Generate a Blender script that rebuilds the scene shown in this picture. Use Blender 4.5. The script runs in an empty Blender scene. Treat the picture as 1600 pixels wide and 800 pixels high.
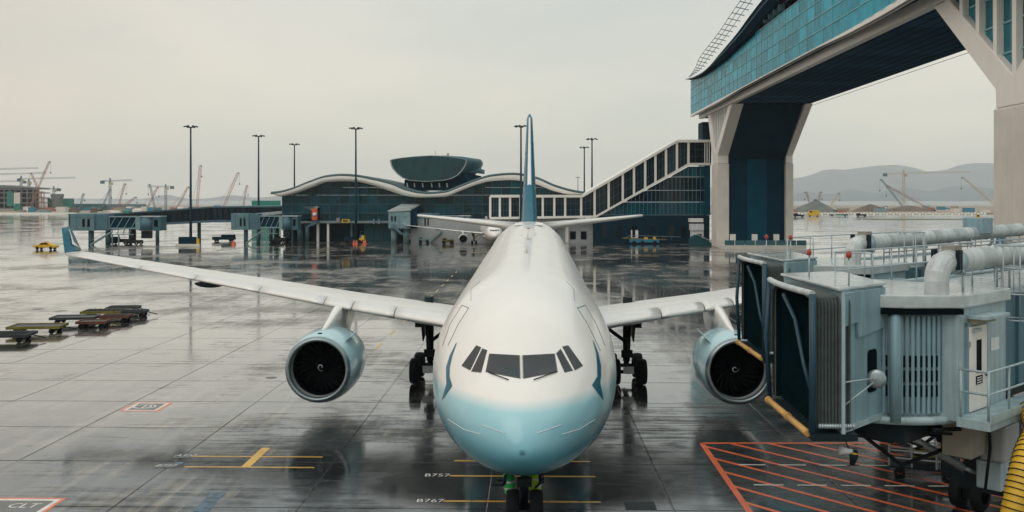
import bpy, bmesh, math, random
from mathutils import Vector, Matrix
from mathutils.bvhtree import BVHTree
random.seed(7)
V = Vector
scene = bpy.context.scene
C = scene.collection

# ------------------------------------------------------------------ camera, sky, sun, exposure
FPX, HCAM, U0, V0 = 1478.0, 9.9, 800.0, 312.0        # focal length / eye height / principal column / horizon row (1600x800 frame)
YAW = math.atan(32 / FPX)
cam = bpy.data.cameras.new('camera')
cam.sensor_width = 36.0
cam.lens = FPX / 1600 * 36
cam.shift_y = -(400 - V0) / 1600
cam.clip_start, cam.clip_end = 0.2, 30000
camo = bpy.data.objects.new('camera', cam)
C.objects.link(camo)
camo.location = (0, 0, HCAM)
camo.rotation_euler = (math.radians(90), 0, YAW)
scene.camera = camo

SUN_EL, SUN_AZ = math.radians(48), math.radians(215)   # azimuth clockwise from +Y: behind the camera, to the left
world = bpy.data.worlds.new('World')
scene.world = world
world.use_nodes = True
nt = world.node_tree
nt.nodes.clear()
N = nt.nodes.new
wo, bg = N('ShaderNodeOutputWorld'), N('ShaderNodeBackground')
sky = N('ShaderNodeTexSky')
sky.sky_type = 'NISHITA'; sky.sun_disc = False
sky.sun_elevation = SUN_EL; sky.sun_rotation = SUN_AZ
sky.air_density = 1.0; sky.dust_density = 4.0; sky.ozone_density = 1.0
tc, sp = N('ShaderNodeTexCoord'), N('ShaderNodeSeparateXYZ')
nt.links.new(tc.outputs['Generated'], sp.inputs[0])
ramp = N('ShaderNodeValToRGB')                        # overcast cloud deck: brighter towards the zenith
ramp.color_ramp.elements[0].position = 0.0; ramp.color_ramp.elements[0].color = (0.90, 0.815, 0.665, 1)
ramp.color_ramp.elements[1].position = 1.0; ramp.color_ramp.elements[1].color = (1.0, 0.98, 0.94, 1)
e = ramp.color_ramp.elements.new(0.10); e.color = (0.715, 0.695, 0.61, 1)
e = ramp.color_ramp.elements.new(0.30); e.color = (0.555, 0.595, 0.585, 1)
nt.links.new(sp.outputs['Z'], ramp.inputs[0])
mp = N('ShaderNodeMapping'); mp.inputs['Scale'].default_value = (1.1, 1.1, 3.4)
nz = N('ShaderNodeTexNoise'); nz.inputs['Scale'].default_value = 1.7; nz.inputs['Detail'].default_value = 5; nz.inputs['Roughness'].default_value = 0.5
nt.links.new(tc.outputs['Generated'], mp.inputs[0]); nt.links.new(mp.outputs[0], nz.inputs['Vector'])
cr = N('ShaderNodeValToRGB')
cr.color_ramp.elements[0].position = 0.32; cr.color_ramp.elements[0].color = (0.74, 0.845, 0.87, 1)
cr.color_ramp.elements[1].position = 0.66; cr.color_ramp.elements[1].color = (1.07, 1.04, 1.01, 1)
nt.links.new(nz.outputs[0], cr.inputs[0])
mul = N('ShaderNodeMixRGB'); mul.blend_type = 'MULTIPLY'; mul.inputs[0].default_value = 1
nt.links.new(ramp.outputs[0], mul.inputs[1]); nt.links.new(cr.outputs[0], mul.inputs[2])
warm = N('ShaderNodeMapRange'); warm.inputs['From Min'].default_value = -0.22; warm.inputs['From Max'].default_value = -0.70; warm.interpolation_type = 'SMOOTHSTEP'
nt.links.new(sp.outputs['X'], warm.inputs['Value'])      # warmer cloud towards the side where the sun stands
wm = N('ShaderNodeMixRGB'); wm.inputs[1].default_value = (1, 1, 1, 1); wm.inputs[2].default_value = (1.17, 0.97, 0.91, 1)
nt.links.new(warm.outputs[0], wm.inputs[0])
mul2 = N('ShaderNodeMixRGB'); mul2.blend_type = 'MULTIPLY'; mul2.inputs[0].default_value = 1
nt.links.new(mul.outputs[0], mul2.inputs[1]); nt.links.new(wm.outputs[0], mul2.inputs[2])
gain = N('ShaderNodeVectorMath'); gain.operation = 'SCALE'; gain.inputs['Scale'].default_value = 10.6
nt.links.new(mul2.outputs[0], gain.inputs[0])
mx = N('ShaderNodeMixRGB'); mx.inputs[0].default_value = 0.93
nt.links.new(sky.outputs[0], mx.inputs[1]); nt.links.new(gain.outputs[0], mx.inputs[2])
bg.inputs['Strength'].default_value = 0.1
nt.links.new(mx.outputs[0], bg.inputs['Color']); nt.links.new(bg.outputs[0], wo.inputs['Surface'])

sun = bpy.data.lights.new('sun', 'SUN')
sun.energy = 0.6; sun.angle = math.radians(45); sun.color = (1.0, 0.96, 0.9)
suno = bpy.data.objects.new('sun', sun)
C.objects.link(suno)
suno.location = (-40, -40, 80)
_sd = V((math.sin(SUN_AZ) * math.cos(SUN_EL), math.cos(SUN_AZ) * math.cos(SUN_EL), math.sin(SUN_EL)))
suno.rotation_euler = _sd.to_track_quat('Z', 'Y').to_euler()

scene.cycles.volume_bounces = 3
scene.cycles.max_bounces = 8
vs = scene.view_settings
vs.view_transform = 'Standard'; vs.look = 'None'; vs.exposure = 0.15; vs.gamma = 1.0; vs.use_curve_mapping = False

# ------------------------------------------------------------------ pixel -> place helpers
RX, RY = math.cos(YAW), math.sin(YAW)
def CF(xc, z, h=0.0):                                   # camera-aligned ground coordinates (right, forward) -> world
    return V((RX * xc - RY * z, RY * xc + RX * z, h))
def P(u, v, z):                                         # pixel at forward distance z
    return CF((u - U0) / FPX * z, z, HCAM + (V0 - v) / FPX * z)
def G(u, v, h=0.0):                                     # pixel on the ground (height h)
    z = (HCAM - h) * FPX / (v - V0)
    return CF((u - U0) / FPX * z, z, h)
def PX(u, v, x):                                        # pixel on the plane world X = x
    z = x / (RX * (u - U0) / FPX - RY)
    return P(u, v, z)

# ------------------------------------------------------------------ mesh helpers
class MB:
    def __init__(s): s.v, s.f, s.s = [], [], []
    def add(s, vs_, fs, sm=False):
        n = len(s.v); s.v += [V(p) for p in vs_]
        for f in fs: s.f.append([i + n for i in f]); s.s.append(sm)
        return s
    def bx(s, x0, x1, y0, y1, z0, z1):
        return s.add([(x0,y0,z0),(x1,y0,z0),(x1,y1,z0),(x0,y1,z0),(x0,y0,z1),(x1,y0,z1),(x1,y1,z1),(x0,y1,z1)],
                     [(3,2,1,0),(4,5,6,7),(0,1,5,4),(1,2,6,5),(2,3,7,6),(3,0,4,7)])
    def ob(s, o, ax, ay, a0, a1, b0, b1, z0, z1):       # box in a turned plan frame
        o, ax, ay = V(o), V(ax), V(ay); q = []
        for z in (z0, z1):
            for a, b in ((a0,b0),(a1,b0),(a1,b1),(a0,b1)):
                p = o + ax * a + ay * b; q.append((p.x, p.y, o.z + z))
        return s.add(q, [(3,2,1,0),(4,5,6,7),(0,1,5,4),(1,2,6,5),(2,3,7,6),(3,0,4,7)])
    def beam(s, p0, p1, w, h=None, up=(0,0,1)):          # rectangular bar between two points
        p0, p1 = V(p0), V(p1); h = h or w; d = (p1 - p0).normalized(); up = V(up)
        if abs(d.dot(up)) > 0.99: up = V((0,1,0))
        a = d.cross(up).normalized() * (w / 2); b = a.cross(d).normalized() * (h / 2)
        q = [p + i * a + j * b for p in (p0, p1) for i, j in ((-1,-1),(1,-1),(1,1),(-1,1))]
        return s.add(q, [(0,1,2,3),(7,6,5,4),(4,5,1,0),(5,6,2,1),(6,7,3,2),(7,4,0,3)])
    def tube(s, pts, r, n=8, caps=True, sm=True):
        pts = [V(p) for p in pts]; rs = r if isinstance(r, (list, tuple)) else [r] * len(pts)
        rings, a = [], None
        for i, p in enumerate(pts):
            d = (pts[min(i+1, len(pts)-1)] - pts[max(i-1, 0)]).normalized()
            if a is None:
                a = d.cross(V((0,0,1)) if abs(d.z) < 0.95 else V((1,0,0))).normalized()
            else: a = (a - d * a.dot(d)).normalized()
            b = d.cross(a)
            rings.append([p + (a * math.cos(t) + b * math.sin(t)) * rs[i] for t in [2*math.pi*k/n for k in range(n)]])
        return s.loft(rings, caps, caps, sm)
    def loft(s, rings, c0=False, c1=False, sm=True, closed=True):
        n, base = len(rings[0]), len(s.v)
        for r in rings: s.v += [V(p) for p in r]
        m = n if closed else n - 1
        for i in range(len(rings) - 1):
            for k in range(m):
                k2 = (k + 1) % n
                s.f.append([base+i*n+k, base+i*n+k2, base+(i+1)*n+k2, base+(i+1)*n+k]); s.s.append(sm)
        if c0: s.f.append([base + k for k in range(n)][::-1]); s.s.append(False)
        if c1: s.f.append([base + (len(rings)-1)*n + k for k in range(n)]); s.s.append(False)
        return s
    def lathe(s, o, axis, prof, n=24, sm=True, c0=False, c1=False):   # prof: (distance along axis, radius)
        o, d = V(o), V(axis).normalized()
        a = d.cross(V((0,0,1)) if abs(d.z) < 0.9 else V((1,0,0))).normalized(); b = d.cross(a)
        return s.loft([[o + d*t + (a*math.cos(2*math.pi*k/n) + b*math.sin(2*math.pi*k/n))*r for k in range(n)] for t, r in prof], c0, c1, sm)
    def cyl(s, p0, p1, r0, r1=None, n=12):
        return s.tube([p0, p1], [r0, r0 if r1 is None else r1], n)
    def prism(s, poly, ext):                             # flat polygon pushed along ext
        n, e = len(poly), V(ext); q = [V(p) for p in poly] + [V(p) + e for p in poly]
        return s.add(q, [list(range(n))[::-1], list(range(n, 2*n))] + [(k, (k+1) % n, n+(k+1) % n, n+k) for k in range(n)])
    def build(s, name, mat, parent=None, bevel=0, fix=True, label=None):
        me = bpy.data.meshes.new(name)
        off = parent_loc(parent)
        me.from_pydata([p - off for p in s.v], [], s.f)
        me.polygons.foreach_set('use_smooth', s.s)
        if fix:
            bm = bmesh.new(); bm.from_mesh(me); bmesh.ops.recalc_face_normals(bm, faces=bm.faces); bm.to_mesh(me); bm.free()
        me.update()
        o = bpy.data.objects.new(name, me)
        C.objects.link(o)
        if mat: me.materials.append(mat)
        if parent: o.parent = parent
        if bevel:
            b = o.modifiers.new('bevel', 'BEVEL'); b.width = bevel; b.segments = 2; b.limit_method = 'ANGLE'; b.angle_limit = math.radians(40)
        if label: o['label'] = label
        return o
def parent_loc(p):
    l = V((0,0,0))
    while p is not None: l += p.location; p = p.parent
    return l
def tag(o, label, cat, group=None):
    o['label'] = label; o['category'] = cat
    if group: o['group'] = group
    return o
def thing(name, label, cat, loc, group=None):
    o = bpy.data.objects.new(name, None); C.objects.link(o); o.location = loc; o.empty_display_size = 0.3
    return tag(o, label, cat, group)
def struct(o, kind='structure'):
    o['kind'] = kind; return o
def inst(src, parent, loc, name=None):                   # copy of one mesh object as a child
    o = src.copy(); C.objects.link(o)
    if parent is not None: o.parent = parent
    o.location = loc
    return o
def copy_tree(o, parent=None):
    c = o.copy(); C.objects.link(c); c.parent = parent
    for ch in list(o.children): copy_tree(ch, c)
    return c
def interp(x, xs, ys):
    if x <= xs[0]: return ys[0]
    for i in range(len(xs) - 1):
        if x <= xs[i+1]:
            t = (x - xs[i]) / (xs[i+1] - xs[i]); return ys[i] + (ys[i+1] - ys[i]) * t
    return ys[-1]
def smooth_interp(x, xs, ys):                            # Catmull-Rom style through the points
    n = len(xs)
    if x <= xs[0]: return ys[0]
    if x >= xs[-1]: return ys[-1]
    i = max(k for k in range(n - 1) if xs[k] <= x)
    h = xs[i+1] - xs[i]; t = (x - xs[i]) / h
    def m(k):
        if k == 0: return (ys[1]-ys[0])/(xs[1]-xs[0])
        if k == n-1: return (ys[-1]-ys[-2])/(xs[-1]-xs[-2])
        d0, d1 = (ys[k]-ys[k-1])/(xs[k]-xs[k-1]), (ys[k+1]-ys[k])/(xs[k+1]-xs[k])
        return 0 if d0*d1 <= 0 else 2*d0*d1/(d0+d1)
    return ((2*t**3-3*t**2+1)*ys[i] + (t**3-2*t**2+t)*h*m(i) + (-2*t**3+3*t**2)*ys[i+1] + (t**3-t**2)*h*m(i+1))

# ------------------------------------------------------------------ materials
def mat(name, col, rough=0.5, metal=0.0, var=0.15, vscale=1.5, bump=0.0, bscale=30, coat=0.0, rand=0.0, spec=0.5, streak=0.0, rvar=0.15):
    m = bpy.data.materials.new(name); m.use_nodes = True
    t = m.node_tree; b = t.nodes['Principled BSDF']; L = t.links.new; A = t.nodes.new
    b.inputs['Metallic'].default_value = metal; b.inputs['Specular IOR Level'].default_value = spec
    if coat: b.inputs['Coat Weight'].default_value = coat; b.inputs['Coat Roughness'].default_value = 0.06
    geo = A('ShaderNodeNewGeometry')
    n1 = A('ShaderNodeTexNoise'); n1.inputs['Scale'].default_value = vscale; n1.inputs['Detail'].default_value = 6; n1.inputs['Roughness'].default_value = 0.6
    L(geo.outputs['Position'], n1.inputs['Vector'])
    mr = A('ShaderNodeMapRange'); mr.inputs['From Min'].default_value = 0.3; mr.inputs['From Max'].default_value = 0.7
    mr.inputs['To Min'].default_value = 1 - var; mr.inputs['To Max'].default_value = 1 + var * 0.5
    L(n1.outputs[0], mr.inputs['Value'])
    fac = mr.outputs[0]
    if streak:                                           # dirt runs down vertical faces
        mpn = A('ShaderNodeMapping'); mpn.inputs['Scale'].default_value = (5, 5, 0.35)
        L(geo.outputs['Position'], mpn.inputs[0])
        n2 = A('ShaderNodeTexNoise'); n2.inputs['Scale'].default_value = 1.0; n2.inputs['Detail'].default_value = 4
        L(mpn.outputs[0], n2.inputs['Vector'])
        m2 = A('ShaderNodeMapRange'); m2.inputs['From Min'].default_value = 0.45; m2.inputs['From Max'].default_value = 0.75
        m2.inputs['To Min'].default_value = 1; m2.inputs['To Max'].default_value = 1 - streak
        L(n2.outputs[0], m2.inputs['Value'])
        mm = A('ShaderNodeMath'); mm.operation = 'MULTIPLY'; L(fac, mm.inputs[0]); L(m2.outputs[0], mm.inputs[1]); fac = mm.outputs[0]
    if rand:
        oi = A('ShaderNodeObjectInfo'); m3 = A('ShaderNodeMapRange'); m3.inputs['To Min'].default_value = 1 - rand; m3.inputs['To Max'].default_value = 1 + rand
        L(oi.outputs['Random'], m3.inputs['Value'])
        mm = A('ShaderNodeMath'); mm.operation = 'MULTIPLY'; L(fac, mm.inputs[0]); L(m3.outputs[0], mm.inputs[1]); fac = mm.outputs[0]
    sc = A('ShaderNodeVectorMath'); sc.operation = 'SCALE'; sc.inputs[0].default_value = col[:3]
    L(fac, sc.inputs['Scale']); L(sc.outputs[0], b.inputs['Base Color'])
    rr = A('ShaderNodeMapRange'); rr.inputs['To Min'].default_value = max(0.02, rough * (1 - rvar)); rr.inputs['To Max'].default_value = min(1, rough * (1 + rvar))
    L(n1.outputs[0], rr.inputs['Value']); L(rr.outputs[0], b.inputs['Roughness'])
    if bump:
        n3 = A('ShaderNodeTexNoise'); n3.inputs['Scale'].default_value = bscale; n3.inputs['Detail'].default_value = 3
        L(geo.outputs['Position'], n3.inputs['Vector'])
        bp = A('ShaderNodeBump'); bp.inputs['Strength'].default_value = bump; bp.inputs['Distance'].default_value = 0.02
        L(n3.outputs[0], bp.inputs['Height']); L(bp.outputs[0], b.inputs['Normal'])
    return m

M = {}
M['white_paint'] = mat('white_paint', (0.80, 0.79, 0.75), 0.22, coat=0.4, var=0.04, vscale=0.6, rvar=0.25)
M['wing_grey'] = mat('wing_grey', (0.70, 0.70, 0.66), 0.32, var=0.08, vscale=0.8)
M['slat_metal'] = mat('slat_metal', (0.74, 0.74, 0.71), 0.30, metal=0.25, var=0.06)
M['teal_paint'] = mat('teal_paint', (0.004, 0.12, 0.18), 0.28, var=0.06, spec=0.3)
M['pale_blue'] = mat('pale_blue', (0.40, 0.61, 0.66), 0.2, coat=0.5, var=0.06, vscale=0.5)
M['lip_metal'] = mat('lip_metal', (0.26, 0.32, 0.34), 0.3, metal=0.8, var=0.1)
M['dark_metal'] = mat('dark_metal', (0.007, 0.018, 0.024), 0.5, var=0.2, spec=0.2)
M['fan_metal'] = mat('fan_metal', (0.003, 0.006, 0.007), 0.6, spec=0.05)
M['gear'] = mat('gear', (0.006, 0.015, 0.02), 0.55, var=0.3, vscale=6, spec=0.2)
M['rubber'] = mat('rubber', (0.006, 0.011, 0.014), 0.75, var=0.2, spec=0.25)
M['black'] = mat('black', (0.002, 0.006, 0.009), 0.6, spec=0.05)
M['cockpit_glass'] = mat('cockpit_glass', (0.006, 0.016, 0.02), 0.03, var=0.5, vscale=1.8, coat=0.4)
M['seam'] = mat('seam', (0.16, 0.17, 0.17), 0.6)
M['pale_line'] = mat('pale_line', (0.7, 0.72, 0.72), 0.5)
M['bridge_grey'] = mat('bridge_grey', (0.21, 0.34, 0.39), 0.42, var=0.16, vscale=1.2, streak=0.34)
M['bridge_light'] = mat('bridge_light', (0.34, 0.455, 0.49), 0.40, var=0.18, vscale=1.5, streak=0.32)
M['bridge_roof'] = mat('bridge_roof', (0.45, 0.51, 0.51), 0.16, var=0.3, vscale=1.8, rvar=0.6)
M['duct'] = mat('duct', (0.50, 0.55, 0.55), 0.38, var=0.2, vscale=2, streak=0.3)
M['rail'] = mat('rail', (0.36, 0.43, 0.45), 0.4, metal=0.5, var=0.1)
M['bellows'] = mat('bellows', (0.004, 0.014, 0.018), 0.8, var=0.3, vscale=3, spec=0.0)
M['bellows_side'] = mat('bellows_side', (0.11, 0.14, 0.135), 0.65, var=0.3, vscale=3, spec=0.25)
M['hoop_blue'] = mat('hoop_blue', (0.012, 0.055, 0.085), 0.5, var=0.2)
M['bumper_yellow'] = mat('bumper_yellow', (0.62, 0.36, 0.10), 0.5, var=0.25, vscale=8)
M['hose_yellow'] = mat('hose_yellow', (0.62, 0.38, 0.02), 0.45, var=0.2, vscale=5)
M['red'] = mat('red', (0.35, 0.03, 0.02), 0.35)
M['concrete'] = mat('concrete', (0.64, 0.615, 0.56), 0.7, var=0.12, vscale=0.35, streak=0.10, bump=0.1, bscale=8)
M['white_clad'] = mat('white_clad', (0.79, 0.77, 0.72), 0.45, var=0.06, vscale=0.3, streak=0.06)
M['grey_clad'] = mat('grey_clad', (0.33, 0.35, 0.35), 0.5, var=0.12, vscale=0.4, streak=0.1)
M['soffit'] = mat('soffit', (0.035, 0.10, 0.165), 0.6, var=0.2, vscale=0.5, rand=0.18, spec=0.0)
M['core_dark'] = mat('core_dark', (0.003, 0.034, 0.058), 0.6, var=0.2, vscale=0.3, spec=0.0)
M['core_panel'] = mat('core_panel', (0.004, 0.058, 0.10), 0.5, var=0.2, vscale=0.3, spec=0.0)
M['dark_roof'] = mat('dark_roof', (0.004, 0.02, 0.035), 0.6, var=0.2, spec=0.0)
M['mullion'] = mat('mullion', (0.20, 0.46, 0.49), 0.5, spec=0.2)
M['glass_teal'] = mat('glass_teal', (0.001, 0.315, 0.43), 0.22, var=0.35, vscale=0.7, rand=0.32, spec=0.06)
M['glass_deep'] = mat('glass_deep', (0.002, 0.065, 0.10), 0.08, var=0.3, vscale=0.4, rand=0.3, spec=0.2)
M['glass_pier'] = mat('glass_pier', (0.003, 0.16, 0.21), 0.08, var=0.3, vscale=0.4, rand=0.25, spec=0.3)
M['glass_dark'] = mat('glass_dark', (0.002, 0.018, 0.03), 0.08, var=0.5, vscale=0.3, rand=0.45, spec=0.2)
M['glass_terminal'] = mat('glass_terminal', (0.002, 0.055, 0.078), 0.08, var=0.5, vscale=0.25, rand=0.5, spec=0.15)
M['wall_blue'] = mat('wall_blue', (0.012, 0.075, 0.095), 0.55, var=0.15, vscale=0.4, spec=0.2)
M['wall_navy'] = mat('wall_navy', (0.003, 0.026, 0.045), 0.6, var=0.2, spec=0.05)
M['steel_blue'] = mat('steel_blue', (0.07, 0.16, 0.20), 0.5, var=0.2, vscale=0.8, spec=0.3)
M['steel_teal'] = mat('steel_teal', (0.045, 0.135, 0.17), 0.5, var=0.2, vscale=0.8, rand=0.15, spec=0.3)
M['steel_pale'] = mat('steel_pale', (0.20, 0.31, 0.34), 0.5, var=0.2, spec=0.3)
M['mast'] = mat('mast', (0.008, 0.035, 0.048), 0.5, spec=0.2)
M['yellow'] = mat('yellow', (0.65, 0.40, 0.02), 0.4)
M['orange'] = mat('orange', (0.62, 0.11, 0.03), 0.5)
M['green'] = mat('green', (0.02, 0.22, 0.17), 0.6)
M['hivis'] = mat('hivis', (0.42, 0.75, 0.03), 0.7, var=0.15, vscale=8)
M['hivis_green'] = mat('hivis_green', (0.03, 0.55, 0.12), 0.7)
M['navy'] = mat('navy', (0.006, 0.012, 0.024), 0.8, spec=0.2)
M['skin'] = mat('skin', (0.38, 0.22, 0.15), 0.6)
M['helmet'] = mat('helmet', (0.75, 0.75, 0.72), 0.4)
M['site_brown'] = mat('site_brown', (0.14, 0.115, 0.09), 0.9, var=0.4, vscale=0.1)
M['spoil'] = mat('spoil', (0.13, 0.15, 0.14), 0.9, var=0.3, vscale=0.1)
M['crane_red'] = mat('crane_red', (0.36, 0.15, 0.11), 0.6)
M['crane_blue'] = mat('crane_blue', (0.09, 0.17, 0.20), 0.6)
M['crane_cream'] = mat('crane_cream', (0.50, 0.42, 0.26), 0.6)
M['dolly_yellow'] = mat('dolly_yellow', (0.17, 0.14, 0.015), 0.6, var=0.5, vscale=3)
M['dolly_red'] = mat('dolly_red', (0.13, 0.035, 0.022), 0.6, var=0.5, vscale=3)
M['dolly_grey'] = mat('dolly_grey', (0.03, 0.042, 0.046), 0.5, var=0.4, vscale=3, spec=0.3)
M['deck_wood'] = mat('deck_wood', (0.05, 0.055, 0.05), 0.5, var=0.4, vscale=3, spec=0.3)
M['blue_gse'] = mat('blue_gse', (0.02, 0.20, 0.32), 0.4)
M['beige'] = mat('beige', (0.30, 0.28, 0.23), 0.6, var=0.25)

def paint_mat(name, col, wear=0.45, scale=2.2):          # worn road paint: the wet concrete shows through where it is gone
    m = mat(name, col, 0.3, var=0.25, vscale=1.2)
    t = m.node_tree; L = t.links.new; b = t.nodes['Principled BSDF']; out = t.nodes['Material Output']
    g = t.nodes.new('ShaderNodeNewGeometry'); n = t.nodes.new('ShaderNodeTexNoise'); n.inputs['Scale'].default_value = scale; n.inputs['Detail'].default_value = 8; n.inputs['Roughness'].default_value = 0.7
    L(g.outputs['Position'], n.inputs['Vector'])
    r = t.nodes.new('ShaderNodeMapRange'); r.inputs['From Min'].default_value = wear - 0.12; r.inputs['From Max'].default_value = wear + 0.04
    L(n.outputs[0], r.inputs['Value'])
    tr = t.nodes.new('ShaderNodeBsdfTransparent'); ms = t.nodes.new('ShaderNodeMixShader')
    L(r.outputs[0], ms.inputs[0]); L(tr.outputs[0], ms.inputs[1]); L(b.outputs[0], ms.inputs[2]); L(ms.outputs[0], out.inputs['Surface'])
    return m
M['paint_yellow'] = paint_mat('paint_yellow', (0.60, 0.36, 0.05), 0.38)
M['paint_white'] = paint_mat('paint_white', (0.70, 0.69, 0.64), 0.38)
M['paint_red'] = paint_mat('paint_red', (0.80, 0.15, 0.045), 0.34)
M['letter_white'] = paint_mat('letter_white', (0.75, 0.74, 0.69), 0.12)
M['paint_dark'] = paint_mat('paint_dark', (0.03, 0.04, 0.045), 0.42, 1.2)
M['paint_blue'] = paint_mat('paint_blue', (0.04, 0.10, 0.16), 0.42, 1.2)
M['tar'] = mat('tar', (0.02, 0.025, 0.027), 0.25)

SX, SY, OX, OY = 6.0, 5.27, -19.5, 35.5                  # concrete slab grid: size and origin
def wet_mat(name, joints):
    m = bpy.data.materials.new(name); m.use_nodes = True
    t = m.node_tree; b = t.nodes['Principled BSDF']; L = t.links.new; A = t.nodes.new
    geo = A('ShaderNodeNewGeometry'); pos = geo.outputs['Position']
    def noise(scale, detail, vec, rough=0.55):
        mp_ = A('ShaderNodeMapping'); mp_.inputs['Scale'].default_value = vec; L(pos, mp_.inputs[0])
        n = A('ShaderNodeTexNoise'); n.inputs['Scale'].default_value = scale; n.inputs['Detail'].default_value = detail; n.inputs['Roughness'].default_value = rough
        L(mp_.outputs[0], n.inputs['Vector']); return n.outputs[0]
    def mr(v, a, b_, c, d):
        n = A('ShaderNodeMapRange'); n.inputs['From Min'].default_value = a; n.inputs['From Max'].default_value = b_; n.inputs['To Min'].default_value = c; n.inputs['To Max'].default_value = d
        L(v, n.inputs['Value']); return n.outputs[0]
    def op(o, a, b_):
        n = A('ShaderNodeMath'); n.operation = o
        for i, q in enumerate((a, b_)):
            if isinstance(q, (int, float)): n.inputs[i].default_value = q
            else: L(q, n.inputs[i])
        return n.outputs[0]
    big = noise(0.055, 5, (1, 1, 1), 0.6)                # large pools of standing water
    mid = noise(0.30, 6, (1.0, 0.6, 1), 0.62)
    fine = noise(3.2, 6, (1, 1, 1), 0.65)
    strk = noise(1.0, 4, (2.6, 0.07, 1), 0.6)            # broom and tyre streaks along the stand
    grv = noise(1.0, 3, (0.5, 16, 1), 0.7)               # transverse grooves in the concrete
    blot = noise(0.9, 7, (1.4, 0.8, 1), 0.72)
    sxy = A('ShaderNodeSeparateXYZ'); L(pos, sxy.inputs[0])
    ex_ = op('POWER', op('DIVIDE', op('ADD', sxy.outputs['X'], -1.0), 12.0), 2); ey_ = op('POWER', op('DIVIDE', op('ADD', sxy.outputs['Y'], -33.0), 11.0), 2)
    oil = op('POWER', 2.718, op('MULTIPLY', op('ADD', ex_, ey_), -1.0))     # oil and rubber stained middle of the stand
    pool = mr(op('ADD', op('MULTIPLY', big, 0.55), op('MULTIPLY', mid, 0.45)), 0.40, 0.53, 0, 1)
    stx = noise(1.0, 7, (0.30, 2.6, 1), 0.75)            # thin drying streaks across the stand
    film = mr(op('ADD', op('ADD', op('MULTIPLY', stx, 0.50), op('MULTIPLY', blot, 0.25)), op('ADD', op('MULTIPLY', mid, 0.25), op('MULTIPLY', op('ADD', big, -0.5), 0.7))), 0.40, 0.50, 0, 1)
    dsum = op('ADD', op('ADD', op('MULTIPLY', mid, 0.35), op('MULTIPLY', strk, 0.30)), op('MULTIPLY', blot, 0.35))
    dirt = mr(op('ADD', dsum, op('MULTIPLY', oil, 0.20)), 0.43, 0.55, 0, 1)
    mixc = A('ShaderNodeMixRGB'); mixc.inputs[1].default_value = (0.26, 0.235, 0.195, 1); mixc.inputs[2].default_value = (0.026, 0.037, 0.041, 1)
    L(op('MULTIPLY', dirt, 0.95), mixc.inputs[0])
    oi = A('ShaderNodeObjectInfo')
    f = op('MULTIPLY', mr(fine, 0.3, 0.7, 0.78, 1.15), mr(oi.outputs['Random'], 0, 1, 0.88, 1.1) if not joints else 1.0)
    f = op('MULTIPLY', f, mr(op('MULTIPLY', pool, film), 0, 1, 1.0, 0.68))
    rough = op('ADD', mr(op('MULTIPLY', film, mr(pool, 0, 1, 0.5, 1)), 0, 1, 0.34, 0.09), op('MULTIPLY', mr(blot, 0.35, 0.65, -1, 1), 0.035))
    if joints:
        sx = A('ShaderNodeSeparateXYZ'); L(pos, sx.inputs[0])
        def line(o, org, size, w):
            q = op('FRACT', op('DIVIDE', op('SUBTRACT', o, org), size), 0)
            d = op('MULTIPLY', op('MINIMUM', q, op('SUBTRACT', 1.0, q)), size)
            return mr(d, w * 0.7, w * 1.4, 0, 1)
        j = op('MULTIPLY', line(sx.outputs['X'], OX, SX, 0.035), line(sx.outputs['Y'], OY, SY, 0.035))
        f = op('MULTIPLY', f, mr(j, 0, 1, 0.15, 1)); rough = op('ADD', rough, mr(j, 0, 1, 0.25, 0))
    sc = A('ShaderNodeVectorMath'); sc.operation = 'SCALE'; L(mixc.outputs[0], sc.inputs[0]); L(f, sc.inputs['Scale'])
    L(sc.outputs[0], b.inputs['Base Color']); L(rough, b.inputs['Roughness'])
    bp = A('ShaderNodeBump'); bp.inputs['Strength'].default_value = 0.07; bp.inputs['Distance'].default_value = 0.03
    L(op('ADD', op('MULTIPLY', noise(1.6, 4, (1, 1, 1)), 0.8), op('MULTIPLY', grv, 0.35)), bp.inputs['Height']); L(bp.outputs[0], b.inputs['Normal'])
    b.inputs['IOR'].default_value = 1.45
    b.inputs['Coat IOR'].default_value = 1.36
    L(mr(film, 0, 1, 0.10, 0.5), b.inputs['Specular IOR Level'])
    L(mr(op('MAXIMUM', op('MULTIPLY', pool, 0.45), film), 0, 1, 0.05, 1.0), b.inputs['Coat Weight']); L(op('ADD', mr(pool, 0, 1, 0.15, 0.03), op('MULTIPLY', mr(blot, 0.4, 0.65, 0, 1), 0.05)), b.inputs['Coat Roughness'])
    L(bp.outputs[0], b.inputs['Coat Normal'])
    return m
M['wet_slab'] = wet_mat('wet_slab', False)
M['wet_apron'] = wet_mat('wet_apron', True)

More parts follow.
